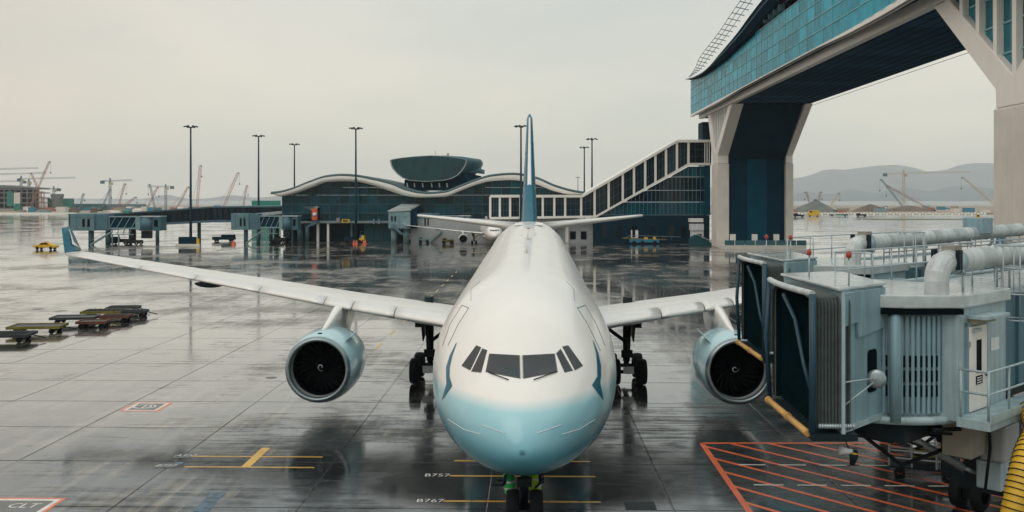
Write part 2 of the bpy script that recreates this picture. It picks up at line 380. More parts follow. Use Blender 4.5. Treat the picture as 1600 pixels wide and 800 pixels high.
def shaded_livery_mat():                                        # white above, blue-green below; its deepening downwards paints the dark ground's reflection
    m = mat('airliner_livery_shaded', (1, 1, 1), 0.26, var=0.05, vscale=0.5, coat=0.25, rvar=0.0)
    t = m.node_tree; L = t.links.new; b = t.nodes['Principled BSDF']; A = t.nodes.new
    tcn = A('ShaderNodeTexCoord'); s = A('ShaderNodeSeparateXYZ'); L(tcn.outputs['Object'], s.inputs[0])
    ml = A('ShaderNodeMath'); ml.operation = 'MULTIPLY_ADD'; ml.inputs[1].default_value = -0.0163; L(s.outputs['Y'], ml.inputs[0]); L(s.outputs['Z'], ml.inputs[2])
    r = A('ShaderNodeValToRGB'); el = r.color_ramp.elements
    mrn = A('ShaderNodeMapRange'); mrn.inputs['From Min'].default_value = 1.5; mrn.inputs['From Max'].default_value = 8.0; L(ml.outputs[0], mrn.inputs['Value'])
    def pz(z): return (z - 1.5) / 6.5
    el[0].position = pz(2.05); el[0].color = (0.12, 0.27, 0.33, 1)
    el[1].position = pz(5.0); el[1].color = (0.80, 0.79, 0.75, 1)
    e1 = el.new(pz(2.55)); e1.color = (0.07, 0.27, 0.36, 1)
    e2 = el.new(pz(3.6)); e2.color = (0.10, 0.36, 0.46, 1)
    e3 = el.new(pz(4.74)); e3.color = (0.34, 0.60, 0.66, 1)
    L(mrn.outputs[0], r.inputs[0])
    sc = b.inputs['Base Color'].links[0].from_node
    L(r.outputs[0], sc.inputs[0])
    return m
M['livery_shaded'] = shaded_livery_mat()

# ================================================================== THE SETTING
terrain = struct(MB().add([(-15000,-600,-0.9),(15000,-600,-0.9),(15000,15000,-0.9),(-15000,15000,-0.9)], [(0,1,2,3)]).build('sea', mat('sea', (0.10,0.15,0.16), 0.25, bump=0.3, bscale=0.5, var=0.1)))
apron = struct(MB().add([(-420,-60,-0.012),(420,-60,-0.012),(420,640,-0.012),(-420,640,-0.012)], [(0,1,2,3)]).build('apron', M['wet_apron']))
struct(MB().bx(-900, 900, 640, 700, -0.8, 0.05).build('grass_strip', mat('grass_ground', (0.10,0.14,0.05), 0.9, var=0.35, vscale=0.05)))
for _x0, _x1, _y0, _y1 in ((-420, -150, 466, 484), (165, 260, 470, 492)):
    struct(MB().bx(_x0, _x1, _y0, _y1, -.2, .06).build('grass_strip', bpy.data.materials['grass_ground']))
struct(MB().bx(-1500, 1600, 700, 1600, -0.8, 0.03).build('site_ground', mat('site_ground', (0.30,0.25,0.19), 0.85, var=0.4, vscale=0.02)))

# concrete slabs nearest the camera, one object each, sharing one mesh
g = 0.028
sb = MB()
a_, b_, c_ = SX/2 - g, SY/2 - g, 0.012
sb.add([(-a_,-b_,-0.011),(a_,-b_,-0.011),(a_,b_,-0.011),(-a_,b_,-0.011),(-a_,-b_,-0.006),(a_,-b_,-0.006),(a_,b_,-0.006),(-a_,b_,-0.006),
        (-a_+c_,-b_+c_,0),(a_-c_,-b_+c_,0),(a_-c_,b_-c_,0),(-a_+c_,b_-c_,0)],
       [(0,1,5,4),(1,2,6,5),(2,3,7,6),(3,0,4,7),(4,5,9,8),(5,6,10,9),(6,7,11,10),(7,4,8,11),(8,9,10,11)])
slab0 = None
cells = []
for i in range(-12, 24):
    for j in range(-6, 16):
        x, y = OX + (i + 0.5) * SX, OY + (j + 0.5) * SY
        xc, z = RX * x + RY * y, -RY * x + RX * y
        if z > 24 and abs(xc) < z * 0.545 + 3: cells.append((z, x, y))
cells.sort()
for z, x, y in cells[:296]:
    if slab0 is None:
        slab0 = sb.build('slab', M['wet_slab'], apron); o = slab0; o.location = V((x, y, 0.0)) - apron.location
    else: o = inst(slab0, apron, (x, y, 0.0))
    o.rotation_euler = (random.uniform(-1,1)*0.0005, random.uniform(-1,1)*0.0005, 0)

# painted markings, children of the apron
def quad(name, m, pts, h=0.005):
    return MB().add([(p.x, p.y, h) for p in pts], [tuple(range(len(pts)))]).build(name, m, apron)
def strip(name, m, p0, p1, w, h=0.005):
    d = (p1 - p0).normalized(); n = V((-d.y, d.x, 0)) * (w/2)
    return quad(name, m, [p0 - n, p1 - n, p1 + n, p0 + n], h)
def hline(name, m, u0, u1, v, w, h=0.005):
    a, b = G(u0, v), G(u1, v); b.y = a.y
    return strip(name, m, a, b, w, h)
def text(body, m, loc, size, shear=0.0, h=0.006, parent=None, rot=(0,0,0), name='painted_text', ax='CENTER', bold=0.0, ext=0.0):
    cu = bpy.data.curves.new('t', 'FONT'); cu.body = body; cu.size = size; cu.shear = shear; cu.align_x = ax; cu.align_y = 'CENTER'; cu.offset = bold; cu.extrude = ext; cu.resolution_u = 3
    to = bpy.data.objects.new('t', cu); C.objects.link(to)
    bpy.context.view_layer.update()
    me = bpy.data.meshes.new_from_object(to.evaluated_get(bpy.context.evaluated_depsgraph_get()))
    bpy.data.objects.remove(to); bpy.data.curves.remove(cu)
    me.materials.clear(); me.materials.append(m)
    o = bpy.data.objects.new(name, me); C.objects.link(o)
    o.parent = parent
    o.location = V((loc[0], loc[1], max(loc[2], 0.011))) - parent_loc(parent); o.rotation_euler = rot; o.scale = (1.0, 1.1, 1)
    return o
for u0, u1, v in ((710, 922, 720), (702, 930, 743.5), (693, 938, 783)):
    hline('yellow_line', M['paint_yellow'], u0, u1, v, 0.16)
text('B757', M['letter_white'], G(683, 743), 0.45, 0.0, parent=apron)
text('B767', M['letter_white'], G(672, 783), 0.45, 0.0, parent=apron)
for u0, u1, v in ((300, 505, 713), (288, 492, 729.5)):
    hline('yellow_line', M['paint_yellow'], u0, u1, v, 0.13)
strip('yellow_line', M['paint_yellow'], G(383, 730.5), G(416, 700), 0.34, 0.007)
strip('grey_band', M['paint_blue'], G(308, 806), G(341, 769), 0.5, 0.004)
quad('dark_patch', M['paint_dark'], [G(268, 716), G(300, 716), G(304, 708.5), G(273, 708.5)], 0.003)
quad('dark_patch', M['paint_dark'], [G(240, 732), G(272, 732), G(280, 724), G(250, 724)], 0.003)
text('A320', M['letter_white'], G(289, 712), 0.36, 0.3, parent=apron)
text('B737', M['letter_white'], G(258, 728), 0.36, 0.3, parent=apron)
quad('blue_patch', M['paint_blue'], [G(272, 726), G(284, 726), G(287, 722), G(276, 722)], 0.0065)
def framed(p, w, d, body, size):
    for k, (m, e, h) in enumerate(((M['paint_red'], 0.0, 0.004), (M['paint_white'], 0.12, 0.006), (M['tar_box'], 0.28, 0.008))):
        quad(('red_border', 'white_border', 'dark_panel')[k], m, [p + V((e, e, 0)), p + V((w-e, e, 0)), p + V((w-e, d-e, 0)), p + V((e, d-e, 0))], h)
    if body: text(body, M['letter_white'], p + V((w-0.9*size*len(body)*0.45-0.35, d*0.62, 0.010)), size, 0.1, parent=apron)
M['tar_box'] = mat('tar_box', (0.10, 0.105, 0.10), 0.25, var=0.3)
p = G(186, 642.5); framed(p, G(247, 642.5).x - p.x, G(186, 628.5).y - p.y, None, 1)
pc = G(226, 635.3)
ring = MB()
ring.loft([[(pc.x + r*math.cos(t)*1.1, pc.y + r*math.sin(t)*0.9, 0.010) for t in [2*math.pi*k/32 for k in range(32)]] for r in (0.42, 0.50)])
ring.bx(pc.x-0.05, pc.x+0.03, pc.y-0.3, pc.y+0.3, 0.009, 0.0105)
ring.loft([[(pc.x + 0.02 + r*math.cos(t)*1.1, pc.y + r*math.sin(t)*0.9, 0.0105) for t in [-1.2+2.4*k/16 for k in range(17)]] for r in (0.22, 0.30)], closed=False)
ring.build('round_emblem', M['paint_white'], apron)
p = G(-60, 812); p.x = G(52, 812).x - 3.6; framed(p, 3.6, G(87, 778.5).y - p.y, 'CLT', 0.55)
# red hatched keep-clear box
HX0, HY1 = 6.88, 38.6
strip('red_line', M['paint_red'], V((HX0, 25, 0)), V((HX0, HY1, 0)), 0.22)
strip('red_line', M['paint_red'], V((HX0, HY1, 0)), V((22, HY1 + 0.4, 0)), 0.2)
for k in range(24):
    y0 = HY1 - 0.2 - k * 1.75 + 12
    p0, p1 = V((HX0, y0, 0)), V((HX0 + 16, y0 - 16*1.12, 0))
    if p0.y > HY1: p0 = V((HX0 + (y0 - HY1)/1.12, HY1, 0))
    if p1.y < 24: p1 = V((HX0 + (y0 - 24)/1.12, 24, 0))
    if p0.x < 22 and p1.x > p0.x + 0.3: strip('red_hatch', M['paint_red'], p0, p1, 0.19, 0.0045)
for y in (35.5, 33.0):
    x = HX0 + 0.8
    while x < 19:
        strip('white_dash', M['letter_white'], V((x, y, 0)), V((x + 1.02, y, 0)), 0.11, 0.0075); x += 1.5
y = 56.0
while y < 130:
    strip('yellow_dash', M['paint_yellow'], V((-10.4, y, 0)), V((-10.4, y + 2.6, 0)), 0.16); y += 6.5
for u, v, w in ((1018, 416, 30), (740, 395, 20), (1010, 400, 40)):
    p = G(u, v); L_ = w / FPX * (HCAM*FPX/(v-V0)); strip('yellow_line', M['paint_yellow'], p - V((L_/2,0,0)), p + V((L_/2,0,0)), 0.6)
for u, v, w, d in ((60, 483, .5, 0.5), (95, 486, .55, 0.4), (424, 590, .32, .2)):
    p = G(u, v); MB().lathe((p.x, p.y, 0.003), (0,0,1), [(0, w), (0.002, w*0.96), (0.002, 0.01)], 20).build('drain_cover', M['tar'], apron)
p = G(1000, 790); quad('grating', M['dark_metal'], [p + V((-0.5,-0.4,0)), p + V((0.5,-0.4,0)), p + V((0.5,0.4,0)), p + V((-0.5,0.4,0))], 0.006)
# a thin line of tufty grass beyond the far edge of the apron is read as a band
# ------------------------------------------------------------------ hills
def hills(name, prof, z, depth, m):
    us = [p[0] for p in prof]; hs = [p[1] for p in prof]
    mb = MB(); n, rows = 140, 9; rings = []
    for j in range(rows):
        t = j / (rows - 1); r = []
        for i in range(n):
            u = us[0] + (us[-1] - us[0]) * i / (n - 1)
            base = max(0, HCAM + (V0 - smooth_interp(u, us, hs)) / FPX * (z + depth*0.5))
            k = math.sin(math.pi * t) ** 0.8
            rr = 1 + 0.16*math.sin(i*0.9 + j*2.1) * (1-k) + 0.10*math.sin(i*0.37 + j*1.3)*(1-k)
            p_ = P(u, V0, z + depth * t); r.append((p_.x, p_.y, -0.5 + base * k * rr + random.uniform(-1,1)*base*0.012))
        rings.append(r)
    mb.loft(rings, closed=False)
    return struct(mb.build(name, m))
hill_m = mat('hill', (0.06, 0.12, 0.15), 0.9, var=0.35, vscale=0.004)
hills('hills', [(-300,306),(-100,300),(60,309),(225,311),(245,306),(260,304),(285,309),(300,311),(330,309),(365,305),(400,309),(440,306),(520,309),(700,306),(820,308),(1000,300),(1150,290),(1240,279),(1262,275),(1280,268),(1297,264),(1318,265),(1340,263),(1370,259),(1400,258),(1425,261),(1445,268),(1470,267),(1500,258),(1520,255),(1541,254),(1600,262),(1700,258),(1850,270),(1950,290)], 10500, 1800, hill_m)
hills('hills', [(1150,309),(1230,306),(1262,299),(1290,303),(1330,296),(1365,301),(1410,293),(1450,298),(1500,289),(1545,294),(1620,298),(1700,303)], 7200, 1000, hill_m)

# ================================================================== THE AIRLINER
AX, AY = -0.24, 20.7
NSH = 1.45                                                # the nose cone starts a little further aft than the type drawing
plane = thing('airliner', 'large white airliner with pale blue nose parked nose-on on the wet apron', 'airplane', (AX, AY, 0))
ST = [0, .04, .12, .3, .6, 1.0, 1.5, 2.0, 2.5, 3.0, 3.5, 4, 5, 6, 7, 8, 9.5, 44, 47, 50, 53, 56, 59, 61, 62.6]
TOP = [-.75, -.58, -.42, -.16, .14, .42, .70, .96, 1.33, 1.69, 1.97, 2.17, 2.45, 2.63, 2.74, 2.80, 2.82, 2.82, 2.81, 2.78, 2.70, 2.56, 2.36, 2.18, 1.98]
BOT = [-.75, -.90, -1.01, -1.18, -1.37, -1.56, -1.73, -1.88, -2.01, -2.13, -2.26, -2.38, -2.58, -2.77, -2.81, -2.82, -2.82, -2.82, -2.55, -2.0, -1.35, -.65, .1, .65, 1.2]
HW = [0.002, .20, .36, .63, .95, 1.25, 1.56, 1.81, 2.02, 2.19, 2.33, 2.44, 2.61, 2.72, 2.78, 2.81, 2.82, 2.82, 2.74, 2.55, 2.25, 1.85, 1.35, .95, .5]
def fz(s): return 4.82 + (s - 6.5) * 0.0163
stations = sorted(set([0, .02, .05, .1, .16, .24, .34, .46, .6, .78, 1.0, 1.25] + [1.5 + .25*k for k in range(26)] + [8, 9, 10, 12] + [14 + 2.5*k for k in range(13)] + [45 + 1.0*k for k in range(18)] + [62.6]))
NR = 72
def fring(s):
    t, b, h = smooth_interp(s, ST, TOP), smooth_interp(s, ST, BOT), smooth_interp(s, ST, HW)
    m = interp(s, [0, 3, 7, 44, 62.6], [-.75, -.25, 0, 0, 1.6])
    m = min(max(m, b + 0.001), t - 0.001) if t - b > 0.002 else (t + b)/2
    out = []
    for k in range(NR):
        a = 2 * math.pi * k / NR
        c, sn = math.cos(a), math.sin(a)
        out.append((AX + h * c, AY + s + NSH*(1 - s/62.6), fz(s) + m + (t - m if sn > 0 else m - b) * sn))
    return out
fm = MB().loft([fring(s) for s in stations], True, True)
fm.s = [True]*len(fm.f)
fus = fm.build('fuselage', M['livery_shaded'], plane)
bv = BVHTree.FromPolygons([tuple(p) for p in fm.v], [tuple(f) for f in fm.f])
CAMP = V((0, 0, HCAM))
def onf(u, v, off=0.01):
    d = (P(u, v, 10) - CAMP).normalized()
    h = bv.ray_cast(CAMP, d)
    if h[0] is None: return None
    n = h[1] if h[1].dot(d) < 0 else -h[1]
    return h[0] + n * off
def patch(name, m, rows, off=0.01, sub=6, parent=fus, thick=0.0):
    """rows: list of (left pixel, right pixel), subdivided and laid on the skin"""
    mb = MB(); rings = []
    for i in range(len(rows) - 1):
        for k in range(sub + (1 if i == len(rows) - 2 else 0)):
            t = k / sub; r = []
            l = V(rows[i][0]).lerp(V(rows[i+1][0]), t); q = V(rows[i][1]).lerp(V(rows[i+1][1]), t)
            for j in range(sub + 1):
                p_ = l.lerp(q, j / sub); h = onf(p_.x, p_.y, off)
                if h is None: return None
                r.append(h)
            rings.append(r)
    mb.loft(rings, closed=False, sm=True)
    return mb.build(name, m, parent)
def skin_line(name, m, pts, r=0.012, parent=fus, off=0.004, sub=8):
    q = []
    for i in range(len(pts) - 1):
        for k in range(sub + (1 if i == len(pts)-2 else 0)):
            t = k / sub; h = onf(pts[i][0]*(1-t) + pts[i+1][0]*t, pts[i][1]*(1-t) + pts[i+1][1]*t, off)
            if h: q.append(h)
    if len(q) > 1: return MB().tube(q, r, 5).build(name, m, parent)
panes = [[(765.5,553.5),(811,556),(812,591),(760,581)], [(817.6,556),(865.6,553.5),(870,581),(818.7,591)],
         [(753.5,545.5),(761,548),(752,581.5),(737,580)], [(744,540.5),(751.5,543.5),(735,578),(722,571)],
         [(869.4,553),(876,546),(894.5,578.5),(882,581.5)], [(879,542.5),(888,540.5),(910,571),(898,578)]]
for q in panes:
    a, b, c, d = [V(x + (0,)) for x in q]; cen = (a+b+c+d)/4
    ex = lambda p, s: (cen + (p-cen)*s)
    f = [ex(x, 1.06) for x in (a,b,c,d)]
    patch('window_frame', M['seam'], [(f[0], f[1]), (f[3], f[2])], 0.006)
    patch('windscreen', M['cockpit_glass'], [(a, b), (d, c)], 0.014)
for a, b in (((764,583),(795,594.5)), ((869,582),(834,594.5))):
    skin_line('wiper', M['black'], [a, b], 0.014, off=0.03)
skin_line('windscreen_post', M['pale_line'], [(814.5,556),(815.5,590)], 0.012, off=0.012)
patch('brush_emblem', M['teal_paint'], [(V((713,536,0)),V((714,536,0))), (V((703,556,0)),V((707,556,0))), (V((697.5,574,0)),V((703,574,0))), (V((697.5,588,0)),V((702.5,588,0))), (V((698,600,0)),V((707,603,0))), (V((691,624,0)),V((692,624,0)))], 0.012, 5)
patch('brush_emblem', M['teal_paint'], [(V((926,532,0)),V((927,532,0))), (V((931,552,0)),V((934.5,552,0))), (V((932.5,570,0)),V((938.5,570,0))), (V((933,588,0)),V((938.7,588,0))), (V((924.5,602,0)),V((937.5,598,0))), (V((941.5,624,0)),V((942.5,624,0)))], 0.012, 5)
skin_line('door_outline', M['seam'], [(722,477),(732.5,481),(716,507),(700,540)], 0.010)
skin_line('door_outline', M['seam'], [(722,477),(703,507),(692,540)], 0.010)
skin_line('door_outline', M['seam'], [(914,477),(902,481.5),(917,505),(938,548)], 0.012)
skin_line('door_outline', M['seam'], [(914,477),(932,507),(945,540)], 0.010)
for q in (((700,655),(725,671),(752,679)), ((752,664),(789,677)), ((839,677),(877,664)), ((877,679),(905,671),(930,655))):
    skin_line('lightning_strip', M['pale_line'], list(q), 0.010)
skin_line('skin_seam', M['seam'], [(736,470),(736,452),(750,440)], 0.006)
skin_line('skin_seam', M['seam'], [(897,470),(897,452),(885,440)], 0.006)
# crown: antennas, beacon and the long radome fairing
def crown(s): return V((AX, AY + s + NSH*(1 - s/62.6), fz(s) + smooth_interp(s, ST, TOP)))
c0 = crown(25); MB().loft([[c0 + V((x*w, 0.0+y, h)) for x, y in ((-1,-.0),(0,-.35),(1,0),(0,.5))] for w, h in ((0.05,-.02),(0.03,.32))], True, True).build('antenna', M['white_paint'], fus)
c0 = crown(16); MB().loft([[c0 + V((x*w, y, h)) for x, y in ((-1,-.0),(0,-.25),(1,0),(0,.4))] for w, h in ((0.05,-.02),(0.03,.28))], True, True).build('antenna', M['white_paint'], fus)
c0 = crown(34); MB().lathe(c0 + V((0,0,-.02)), (0,0,1), [(0,.14),(.1,.13),(.17,.07),(.19,.0)], 12).build('beacon', M['red'], fus)
mb = MB(); mb.loft([[crown(s) + V((x*w, 0, h*math.cos(x*1.4) - 0.03)) for x in (-1,-.6,-.2,.2,.6,1)] for s, w, h in ((27,.02,.02),(28,.30,.10),(30,.42,.16),(33,.42,.16),(36,.30,.10),(38,.02,.02))], closed=False)
mb.build('radome_fairing', M['wing_grey'], fus)
mb = MB(); mb.loft([[crown(s) + V((x*w, 0, h*math.cos(x*1.4) - 0.03)) for x in (-1,-.6,-.2,.2,.6,1)] for s, w, h in ((42,.9,.02),(43,1.0,.10),(46,1.0,.10),(48,.5,.06))], closed=False)
mb.build('crown_panel', M['white_paint'], fus)
# belly fairing
mb = MB(); rings = []
for s, w, zb in ((19,.4,-2.3),(20.5,2.2,-2.75),(23,3.05,-3.05),(28,3.25,-3.15),(33,3.1,-3.1),(36,2.3,-2.8),(38.5,.5,-2.4)):
    rings.append([(AX + w*math.cos(a), AY + s, fz(s) - 1.5 + (zb + 1.5) * math.sin(a)) for a in [math.pi*k/16 for k in range(17)]])
mb.loft(rings, closed=False); mb.build('belly_fairing', M['livery_shaded'], plane)

# wings: sections (x, s of leading edge, z of leading edge, chord, thickness ratio, incidence)
WS = [(2.2, 21.3, 4.05, 10.9, .150, 2.2), (4.0, 22.55, 4.22, 9.7, .150, 1.6), (9.4, 26.0, 4.60, 7.15, .145, 0.3), (18, 31.4, 5.38, 4.9, .135, -0.8), (25, 35.7, 6.05, 3.2, .125, -1.5), (29.4, 38.5, 6.46, 2.3, .12, -1.8)]
def wsec(x):
    xs = [w[0] for w in WS]; return [interp(x, xs, [w[i] for w in WS]) for i in range(1, 6)]
def foil(c):                                             # upper, lower offsets of a supercritical-ish section
    y = 2.6 * (.2969*math.sqrt(c) - .126*c - .3516*c*c + .2843*c**3 - .1036*c**4) * 1.92
    return y * 0.54, -y * 0.46 + 0.010 * math.sin(math.pi*c)
def wpt(x, side, c, up, lift=0.0):
    s, z, ch, th, inc = wsec(x); u_, l_ = foil(c); off = (u_ if up else l_) * th + lift/ch
    ca, sa = math.cos(math.radians(inc)), math.sin(math.radians(inc))
    return V((AX + side * x, AY + s + ch*(c*ca + off*sa), z + ch*(off*ca - c*sa)))
WX = [2.2, 3, 4, 5, 6.5, 8, 9.4, 11, 13, 15, 18, 21, 25, 27, 29.4]
for side in (-1, 1):
    cs = [.13, .2, .3, .42, .55, .7, .85, 1.0]
    ring = lambda x: [wpt(x, side, c, True) for c in cs] + [wpt(x, side, c, False) for c in reversed(cs)]
    wing = MB().loft([ring(x) for x in WX], True, True).build('wing', M['wing_grey'], plane)
    cl = [0, .004, .015, .035, .07, .11, .15, .168]
    segs = [(2.9, 6.3), (6.36, 8.6), (8.66, 10.2), (10.26, 14.2), (14.26, 18.6), (18.66, 22.8), (22.86, 29.3)]
    for x0, x1 in segs:
        n = 5; rr = []
        for k in range(n + 1):
            x = x0 + (x1 - x0) * k / n
            rr.append([wpt(x, side, c, False, -.012) for c in reversed(cl)] + [wpt(x, side, c, True, .012) for c in cl[1:]])
        MB().loft(rr, True, True).build('slat', M['slat_metal'], wing)
    for x, ln in ((6.0, 4.6), (12.5, 4.0), (17.0, 3.4), (21.3, 2.8)):          # flap track fairings
        p0 = wpt(x, side, .55, False); q = []
        for t, w, h in ((0,.02,.05),(.12,.2,.3),(.35,.28,.5),(.65,.26,.45),(.88,.14,.22),(1,.02,.03)):
            o = p0 + V((0, ln*t - .6, .12 - .1*t)); q.append([o + V((w*math.cos(a), 0, -h*.4 + h*.6*math.sin(a))) for a in [2*math.pi*k/12 for k in range(12)]])
        MB().loft(q, True, True).build('flap_fairing', M['wing_grey'], wing)
    p0 = wpt(17.8, side, .12, False)                                          # dark bulge below the leading edge
    if side < 0: MB().loft([[p0 + V((.9*w*math.cos(a), t, -.28*w*max(0, math.sin(a)) )) for a in [math.pi*k/10 for k in range(11)]] for t, w in ((-.25,.5),(0,1),(1.2,.9),(1.8,.3))], True, True).build('slat_track_cover', M['dark_metal'], wing)
    # winglet
    b0, b1 = wpt(29.35, side, 0, True), wpt(29.35, side, 1, True)
    wl = MB(); rr = []
    for t in (0, .1, .25, .5, .75, 1.0):
        le = b0 + V((side*(.85*t), .1 + 1.25*t, -.02 + 1.62*t*t**.25)); te = b1 + V((side*(.85*t), -.0 + .15*t, .05 + 1.60*t))
        d = te - le; th = .10*(1 - .6*t)
        rr.append([le, le + d*.2 + V((th,0,0)), le + d*.6 + V((th*.8,0,0)), te, le + d*.6 - V((th*.8,0,0)), le + d*.2 - V((th,0,0))])
    wlo = wl.loft(rr, True, True).build('winglet', M['teal_paint'], wing)
    em = MB(); le0, te0 = rr[1][0], rr[1][3]; le1, te1 = rr[5][0], rr[5][3]
    def wp(a, t): return le0.lerp(te0, a).lerp(le1.lerp(te1, a), t) + V((-side*0.125, 0, 0))
    em.add([wp(.55,.9), wp(.62,.88), wp(.52,.45), wp(.80,.12), wp(.95,.0), wp(.45,.28), wp(.62,.32)], [(0,6,1),(6,2,1),(6,5,2),(5,3,2),(5,4,3)])
    em.build('brush_emblem', M['white_paint'], wlo, fix=False)

# engines
def engine(side):
    ex, es, ez = AX + side * 9.37, AY + 21.3, 2.30
    o = V((ex, es, ez)); ax = V((0, 1, -0.02)).normalized()
    nac = MB().lathe(o, ax, [(.16, 1.475), (.4, 1.54), (.8, 1.60), (1.5, 1.645), (2.3, 1.65), (3.2, 1.60), (4.2, 1.46), (5.1, 1.27), (5.1, 1.15), (4.6, 1.05), (4.5, .95)], 48).build('nacelle', M['pale_blue'], plane)
    MB().lathe(o, ax, [(.17, 1.478), (.06, 1.42), (.015, 1.37), (0, 1.33), (.02, 1.29), (.09, 1.25), (.2, 1.235)], 48).build('lip', M['lip_metal'], nac)
    MB().lathe(o, ax, [(.2, 1.236), (.62, 1.243)], 48).build('inlet_lining', M['grey_clad'], nac)
    MB().lathe(o, ax, [(.62, 1.246), (1.25, 1.26), (2.1, 1.26), (2.1, .05)], 48).build('inlet_duct', M['black'], nac)
    MB().lathe(o, ax, [(4.2, .98), (5.0, .92), (6.2, .60), (6.2, .45), (6.9, .05)], 24).build('core_nozzle', M['dark_metal'], nac)
    fan = MB()
    for k in range(26):
        a = 2*math.pi*k/26; r = []
        for t in range(5):
            rad = .36 + .87*t/4; tw = .10 + .26*t/4; sw = .04*t*t/4
            ca, sa = math.cos(a + sw), math.sin(a + sw)
            c = o + ax*(1.32) + V((rad*ca, 0, rad*sa)); tg = V((-sa, 0, ca)); d = (tg*math.sin(1.0 - .35*t/4)*.19 + V((0,1,0))*math.cos(1.0 - .35*t/4)*.19)
            r.append([c - d, c + V((0,.02,0)), c + d, c + V((0,-.0,0))])
        fan.loft(r, True, True)
    fan.build('fan', M['fan_metal'], nac)
    sp_ = MB().lathe(o + ax*0.72, ax, [(0, .005), (.06, .07), (.18, .16), (.36, .26), (.55, .35), (.75, .38)], 24).build('spinner', M['black'], nac)
    q = []
    for k in range(34):
        t = k/33; rad = .04 + .15*t; y = interp(rad, [.005,.07,.16,.26,.35], [0,.06,.18,.36,.55]); a = side*0.6 + 5.6*t
        q.append(o + ax*(.72 + y - .012) + V((rad*math.cos(a), 0, rad*math.sin(a))))
    MB().tube(q, [.008 + .014*math.sin(math.pi*min(1, k/33*1.1)) for k in range(34)], 5).build('spinner_spiral', M['pale_line'], sp_)
    # pylon from the nacelle crown up to the wing
    py = MB(); rr = []
    for t, w, z0, z1 in ((1.1,.04,1.52,1.64),(1.7,.12,1.5,1.74),(2.8,.17,1.45,1.98),(4.0,.20,1.3,2.28),(5.2,.21,.95,2.46),(6.5,.2,.8,2.35),(8.2,.12,1.4,2.05)):
        c = o + V((0, t, 0)); rr.append([c + V((-w,0,z0)), c + V((w,0,z0)), c + V((w,0,z1-.08)), c + V((w*.5,0,z1)), c + V((-w*.5,0,z1)), c + V((-w,0,z1-.08))])
    py.loft(rr, True, True); py.build('pylon', M['white_paint'], plane)
    st = MB(); st.add([o + V((-side*1.12, .75, 1.18)), o + V((-side*1.12, 2.1, 1.18)), o + V((-side*1.5, 2.1, 1.55)), o + V((-side*1.48, 1.1, 1.50))], [(0,1,2,3)]); st.prism([o + V((-side*1.12,.9,1.17)), o + V((-side*1.12,2.0,1.17)), o + V((-side*1.5,2.1,1.62)), o + V((-side*1.47,1.4,1.55))], (.03,0,0))
    st.build('strake', M['pale_blue'], nac)
    MB().bx(ex-.08, ex+.08, es+.5, es+.72, ez+1.535, ez+1.57).build('sensor_port', M['black'], nac)
engine(-1); engine(1)

# tail surfaces
fin = MB(); rr = []
for t in (0, .04, .15, .35, .6, .85, .96, 1.0):
    z = 8.05 + (17.15 - 8.05) * t; le = 49.2 + 9.6*t + (0.5*(1-t)**6 * -4 if t < .3 else 0) + (.5 if t == 1 else 0); te = 58.8 + 3.7*t; th = (.62*(1-t) + .23*t) * (1 if t < .97 else .45)
    ch = te - le; rr.append([(AX + x*th, AY + le + c*ch, z) for x, c in ((0,0),(.55,.03),(.85,.10),(1,.3),(.8,.6),(.06,1),(-.06,1),(-.8,.6),(-1,.3),(-.85,.10),(-.55,.03))])
fino = fin.loft(rr, True, True).build('vertical_fin', M['teal_paint'], plane)
le_ = MB(); q = []
for t in (.30, .45, .6, .75, .9, .96):
    z = 8.05 + 9.1*t; s = 49.2 + 9.6*t; th = (.62*(1-t)+.23*t); q.append([(AX + x*th*1.05, AY + s + y, z) for x, y in ((-.30,.06),(-.2,.0),(0,-.05),(.2,.0),(.30,.06))])
le_.loft(q, closed=False).build('fin_leading_edge', M['slat_metal'], fino)
for side in (-1, 1):
    rr = []
    for t in (0, .3, .6, .9, 1):
        x, s, z, ch, th = .9 + 8.8*t, 53.6 + 7.0*t, 7.75 + .78*t, 5.9 - 3.6*t, .11 - .02*t
        rr.append([(AX + side*x, AY + s + ch*c, z + ch*th*h - .01*ch*c) for c, h in ((0,0),(.02,.24),(.08,.42),(.25,.55),(.5,.48),(1,.02),(1,-.02),(.5,-.45),(.25,-.5),(.08,-.38),(.02,-.22))])
    MB().loft(rr, True, True).build('tailplane', M['wing_grey'], plane)

